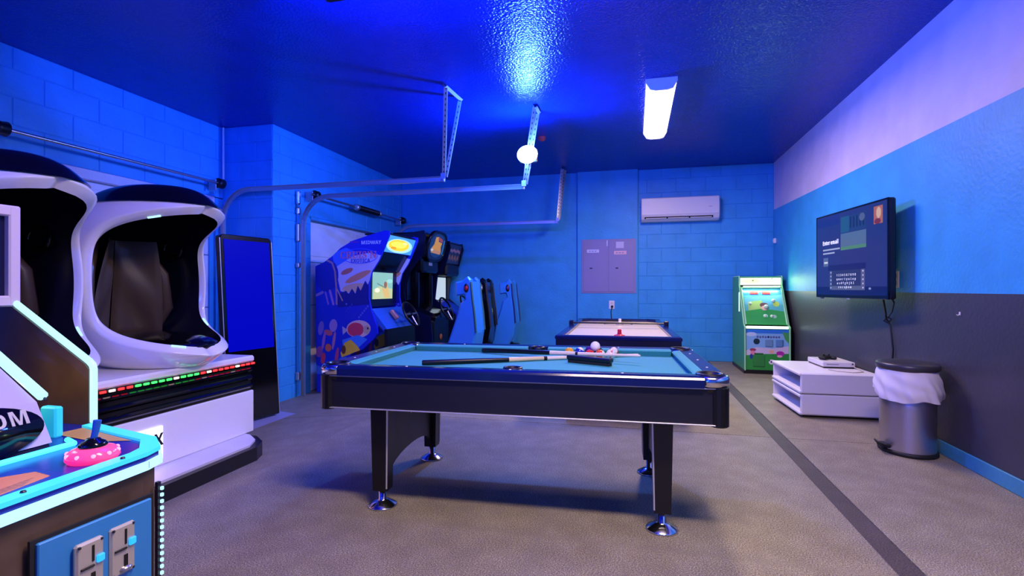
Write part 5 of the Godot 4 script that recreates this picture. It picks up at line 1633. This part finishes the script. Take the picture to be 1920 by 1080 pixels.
func garage_hardware() -> void:
	var track := func(label: String, x_wall: float, y_top: float, d: float, x_end: float, y_low: float, m: Material) -> Node3D:
		# C channel: up the jamb, round a bend, then out under the ceiling
		var t := thing("door_track", label, "door track", V(x_wall + 0.1, y_low, d), 0.0, "garage door tracks")
		var path := [Vector2(0, 0), Vector2(0, y_top - y_low - 0.34)]
		for i in range(1, 9):
			var a := PI / 2 * i / 8.0
			path.append(Vector2(0.34 - cos(a) * 0.34, y_top - y_low - 0.34 + sin(a) * 0.34))
		path.append(Vector2(x_end - x_wall - 0.1, y_top - y_low))
		var offs := [[Vector2(0, 0), 0.028, 0.004], [Vector2(0.026, 0.0), 0.003, 0.026]]
		for part in 3:
			# web and two lips
			var q := B.new()
			for i in path.size() - 1:
				var a: Vector2 = path[i]
				var b: Vector2 = path[i + 1]
				var dir := (b - a).normalized()
				var nn := Vector2(-dir.y, dir.x)
				var o := nn * (0.0 if part == 0 else (0.024 if part == 1 else -0.024))
				var c := (a + b) * 0.5 + o
				var bas := Basis(Vector3(dir.x, dir.y, 0), Vector3(nn.x, nn.y, 0), Vector3(0, 0, 1))
				if part == 0:
					q.box(Vector3(c.x, c.y, -0.011), Vector3((b - a).length() + 0.004, 0.05, 0.003), 0.0, bas)
				else:
					q.box(Vector3(c.x, c.y, 0), Vector3((b - a).length() + 0.004, 0.003, 0.024), 0.0, bas)
			obj("track_web" if part == 0 else "track_lip", q, m, t)
		bx("end_stop", Vector3(x_end - x_wall - 0.11, y_top - y_low, 0), Vector3(0.02, 0.06, 0.03), 0.003, m, t)
		return t
	var galv: Material = M.galv
	track.call("galvanized track of the near garage door, bending out under the ceiling", X_LEFT, 2.205, 4.8, -1.86, -0.2, galv)
	track.call("galvanized track at the near side of the far garage door, ending below the blue lamp", X_PIER, 2.19, 5.3, -1.145, -0.18, galv)
	track.call("galvanized track along the far wall, at the far side of the far garage door", X_PIER, 2.12, 7.66, -1.14, -0.18, galv)
	# hangers: perforated angle from a ceiling bar down to the end of each track
	var hanger := func(label: String, foot: Vector3, top0: Vector3, top1: Vector3) -> void:
		var t := thing("track_hanger", label, "track hanger", foot, 0.0, "track hangers")
		var bar := func(called: String, a: Vector3, b: Vector3) -> void:
			var dir := (b - a).normalized()
			var side := dir.cross(Vector3(0.3, 0.2, 1).normalized()).normalized()
			var bas := Basis(side, dir, side.cross(dir))
			var q := B.new()
			q.box((a + b) * 0.5, Vector3(0.036, (b - a).length(), 0.003), 0.0, bas)
			q.box((a + b) * 0.5 + side * 0.018 + side.cross(dir) * 0.015, Vector3(0.003, (b - a).length(), 0.03), 0.0, bas)
			var o := obj(called, q, M.galv, t)
			var n := int((b - a).length() / 0.05)
			q = B.new()
			for i in range(1, n):
				q.box(a.lerp(b, float(i) / n) + side.cross(dir) * 0.0, Vector3(0.009, 0.02, 0.0045), 0.0, bas)
			if n > 1:
				obj("slot_row", q, M.charcoal, o).set_meta("kind", "stuff")
		bar.call("ceiling_bar", top0 - foot, top1 - foot)
		bar.call("strut", Vector3.ZERO, top0.lerp(top1, 0.12) - foot)
		bar.call("strut", Vector3(0.015, 0, -0.02), top1 - foot + Vector3(0, -0.01, 0))
		bx("fixing_plate", Vector3(0, 0.0, 0.02), Vector3(0.05, 0.06, 0.006), 0.002, M.galv, t)
	hanger.call("galvanized V shaped hanger holding the end of the near door track", V(-1.87, 2.23, 4.8), V(-1.675, CEIL - 0.02, 4.3), V(-1.65, CEIL - 0.02, 4.66))
	hanger.call("galvanized hanger behind the bright blue lamp", V(-1.15, 2.22, 5.3), V(-0.985, CEIL - 0.02, 5.0), V(-0.985, CEIL - 0.02, 5.2))
	hanger.call("thin galvanized hanger at the end of the far wall track", V(-1.14, 2.15, 7.66), V(-1.09, CEIL - 0.02, 7.72), V(-1.06, CEIL - 0.02, 7.86))
	# torsion shafts above both doors
	var shaft := func(label: String, x: float, y: float, d0: float, d1: float, bearings: Array, spring: Array) -> void:
		var t := thing("torsion_shaft", label, "torsion shaft", V(x, y, d0), 0.0, "torsion shafts above the garage doors")
		var q := B.new()
		q.tube([Vector3.ZERO, Vector3(0, 0, d0 - d1)], 0.014, 10)
		obj("shaft", q, M.steel, t)
		for b in bearings:
			var z: float = d0 - b
			bx("bearing_plate", Vector3(-0.06, -0.02, z), Vector3(0.1, 0.12, 0.008), 0.003, M.galv, t)
			q = B.new()
			q.lathe([Vector2(0.014, -0.035), Vector2(0.05, -0.035), Vector2(0.056, -0.028), Vector2(0.048, 0.02), Vector2(0.056, 0.032), Vector2(0.014, 0.036)], 20, Transform3D(Basis(Vector3.RIGHT, PI / 2), Vector3(0, 0, z - 0.045)))
			obj("cable_drum", q, M.black, t)
		if spring.size():
			q = B.new()
			var pts := []
			var turns := 26
			for i in turns * 10 + 1:
				var f := float(i) / (turns * 10)
				var a := f * turns * TAU
				pts.append(Vector3(cos(a) * 0.034, sin(a) * 0.034, d0 - lerpf(spring[0], spring[1], f)))
			q.tube(pts, 0.008, 6)
			obj("spring", q, M.black, t)
			for e in spring:
				q = B.new()
				q.lathe([Vector2(0.014, -0.03), Vector2(0.042, -0.03), Vector2(0.042, 0.03), Vector2(0.014, 0.03)], 16, Transform3D(Basis(Vector3.RIGHT, PI / 2), Vector3(0, 0, d0 - e)))
				obj("spring_cone", q, M.galv, t)
	shaft.call("steel torsion shaft above the near garage door, black drum at its left", X_LEFT + 0.15, 2.265, 2.3, 4.75, [2.66, 4.66], [])
	shaft.call("steel torsion shaft above the far garage door, wound with a black spring", X_PIER + 0.13, 2.25, 5.4, 8.1, [5.46, 7.86], [6.45, 7.1])
	# conduit on the wall beside the far door
	var t := thing("wall_conduit", "shiny vertical conduit with fittings on the wall left of the racing machines", "conduit", V(X_PIER + 0.03, -0.17, 5.3))
	var q := B.new()
	q.tube([Vector3.ZERO, Vector3(0, 2.45, 0)], 0.012, 10)
	obj("pipe", q, M.azure, t)
	bx("fitting", Vector3(0.0, 2.36, 0), Vector3(0.05, 0.17, 0.05), 0.015, M.chrome, t)
	bx("fitting", Vector3(0.0, 2.2, 0), Vector3(0.05, 0.09, 0.05), 0.015, M.chrome, t)
	bx("fitting", Vector3(0.0, 1.94, 0), Vector3(0.045, 0.22, 0.05), 0.012, M.galv, t)
	bx("fitting", Vector3(0.0, 1.55, 0), Vector3(0.05, 0.06, 0.05), 0.01, M.galv, t)
	bx("fitting", Vector3(0.0, 0.22, 0), Vector3(0.05, 0.1, 0.05), 0.01, M.galv, t)
	q = B.new()
	q.tube([V(X_LEFT + 0.045, 2.33, 4.86), V(X_LEFT + 0.045, CEIL - 0.01, 4.86)], 0.012, 8)
	tag(obj("ceiling_conduit", q, M.white), "thin white conduit in the corner where the left wall meets the pier", "conduit")
	# a white bracket above the pods
	t = thing("door_bracket", "small white bracket at the top of the near garage door above the pods", "bracket", V(X_LEFT + 0.1, 1.93, 3.35))
	bx("bracket_plate", Vector3(0.0, 0.02, 0), Vector3(0.006, 0.1, 0.09), 0.002, M.white, t)
	bx("bracket_foot", Vector3(-0.045, -0.028, 0), Vector3(0.09, 0.006, 0.09), 0.001, M.white, t)


func ceiling_lamps() -> void:
	# wraparound fixture over the air hockey table
	var t := thing("ceiling_light", "bright white wraparound ceiling light right of centre", "ceiling light", V(0.23, CEIL, 5.4))
	var lens := PackedVector2Array([Vector2(-0.13, 0.0), Vector2(-0.13, -0.03), Vector2(-0.095, -0.088), Vector2(-0.05, -0.1), Vector2(0.05, -0.1), Vector2(0.095, -0.088), Vector2(0.13, -0.03), Vector2(0.13, 0.0)])
	var q := B.new()
	q.prism(lens, 1.5, Transform3D.IDENTITY, true)
	obj("lens", q, glow("fff0d8", 2.2, "ffffff"), t)
	for s in [-1.0, 1.0]:
		var cap := PackedVector2Array()
		for p in lens:
			cap.append(p * 1.03)
		q = B.new()
		q.prism(cap, 0.02, Transform3D(Basis.IDENTITY, Vector3(0, 0, s * 0.76)))
		obj("end_cap", q, M.white, t)
	# dark tray with blue tubes above it: it shines on the ceiling and along the room, not down
	t = thing("ceiling_light", "dark ceiling light with blue glow at the top edge of the picture", "ceiling light", V(-1.11, CEIL - 0.1, 2.39))
	bx("tray", Vector3(0, -0.098, 0), Vector3(1.2, 0.008, 0.4), 0.002, M.black, t)
	for s in [-1.0, 1.0]:
		bx("end_cap", Vector3(s * 0.605, -0.052, 0), Vector3(0.014, 0.1, 0.4), 0.003, M.black, t)
		bx("tray_lip", Vector3(0, -0.094, s * 0.2), Vector3(1.2, 0.016, 0.006), 0.002, M.black, t)
	bx("spine", Vector3(0, -0.05, 0), Vector3(1.2, 0.09, 0.04), 0.004, M.black, t)
	for k in [-0.45, 0.45]:
		bx("hanging_rod", Vector3(k, 0.04, 0), Vector3(0.012, 0.12, 0.012), 0.002, M.black, t)
	for z in [-0.13, 0.13]:
		for k in 3:
			q = B.new()
			var x := (k - 1) * 0.395
			q.tube([Vector3(x - 0.19, -0.052, z), Vector3(x + 0.19, -0.052, z)], 0.016, 12)
			obj("blue_tube", q, glow("2850ff", 4.0, "4060ff"), t)
			omni("blue_tube_light", V(-1.11 + x, CEIL - 0.152, 2.39 - z), Color(0.08, 0.29, 1.0), 2.8, 0.015)
	# a third fixture, behind the camera
	t = thing("ceiling_light", "white wraparound ceiling light just above the camera, outside the frame", "ceiling light", V(0.3, CEIL, 1.0), PI / 2)
	q = B.new()
	q.prism(lens, 1.5, Transform3D.IDENTITY, true)
	obj("lens", q, glow("fff0e0", 2.0, "ffffff"), t)
	for s in [-1.0, 1.0]:
		bx("end_cap", Vector3(0, -0.052, s * 0.76), Vector3(0.27, 0.105, 0.02), 0.004, M.white, t)
	# the blue flood lamp on the hanger of the far door's track
	t = thing("flood_lamp", "glaring blue white flood lamp fixed to the track hanger in the middle", "lamp", V(-1.09, 2.5, 5.2))
	q = B.new()
	q.ball(Vector3(0, 0, 0.02), Vector3(0.11, 0.095, 0.05), 24, 14)
	obj("lamp_glass", q, glow("a8d0ff", 6.0, "ffffff"), t)
	bx("lamp_back", Vector3(0, 0, -0.045), Vector3(0.19, 0.15, 0.03), 0.01, M.charcoal, t)
	omni("flood_lamp_light", V(-1.09, 2.5, 5.18), Color(0.26, 0.46, 1.0), 8.0, 0.06)
	# its twin on the wall behind the camera
	t = thing("flood_lamp", "blue flood lamp on the back wall behind the camera, outside the frame", "lamp", V(-2.2, 2.3, -2.4), PI)
	q = B.new()
	q.ball(Vector3(0, 0, 0.0), Vector3(0.1, 0.085, 0.05), 24, 14)
	obj("lamp_glass", q, glow("4070ff", 4.0, "ffffff"), t)
	bx("lamp_back", Vector3(0, 0, -0.1), Vector3(0.22, 0.17, 0.1), 0.01, M.charcoal, t)
	omni("flood_lamp_light", V(-2.2, 2.3, -2.4), Color(0.07, 0.25, 1.0), 6.0, 0.04)
	# small red detector beside it
	t = thing("red_detector", "small red detector on the ceiling beside the blue lamp", "detector", V(-1.1, CEIL, 6.1))
	q = B.new()
	q.lathe([Vector2(0.0, -0.05), Vector2(0.03, -0.045), Vector2(0.045, -0.02), Vector2(0.045, 0.0)], 20)
	obj("detector_case", q, hexmat("c04050", 0.4), t)
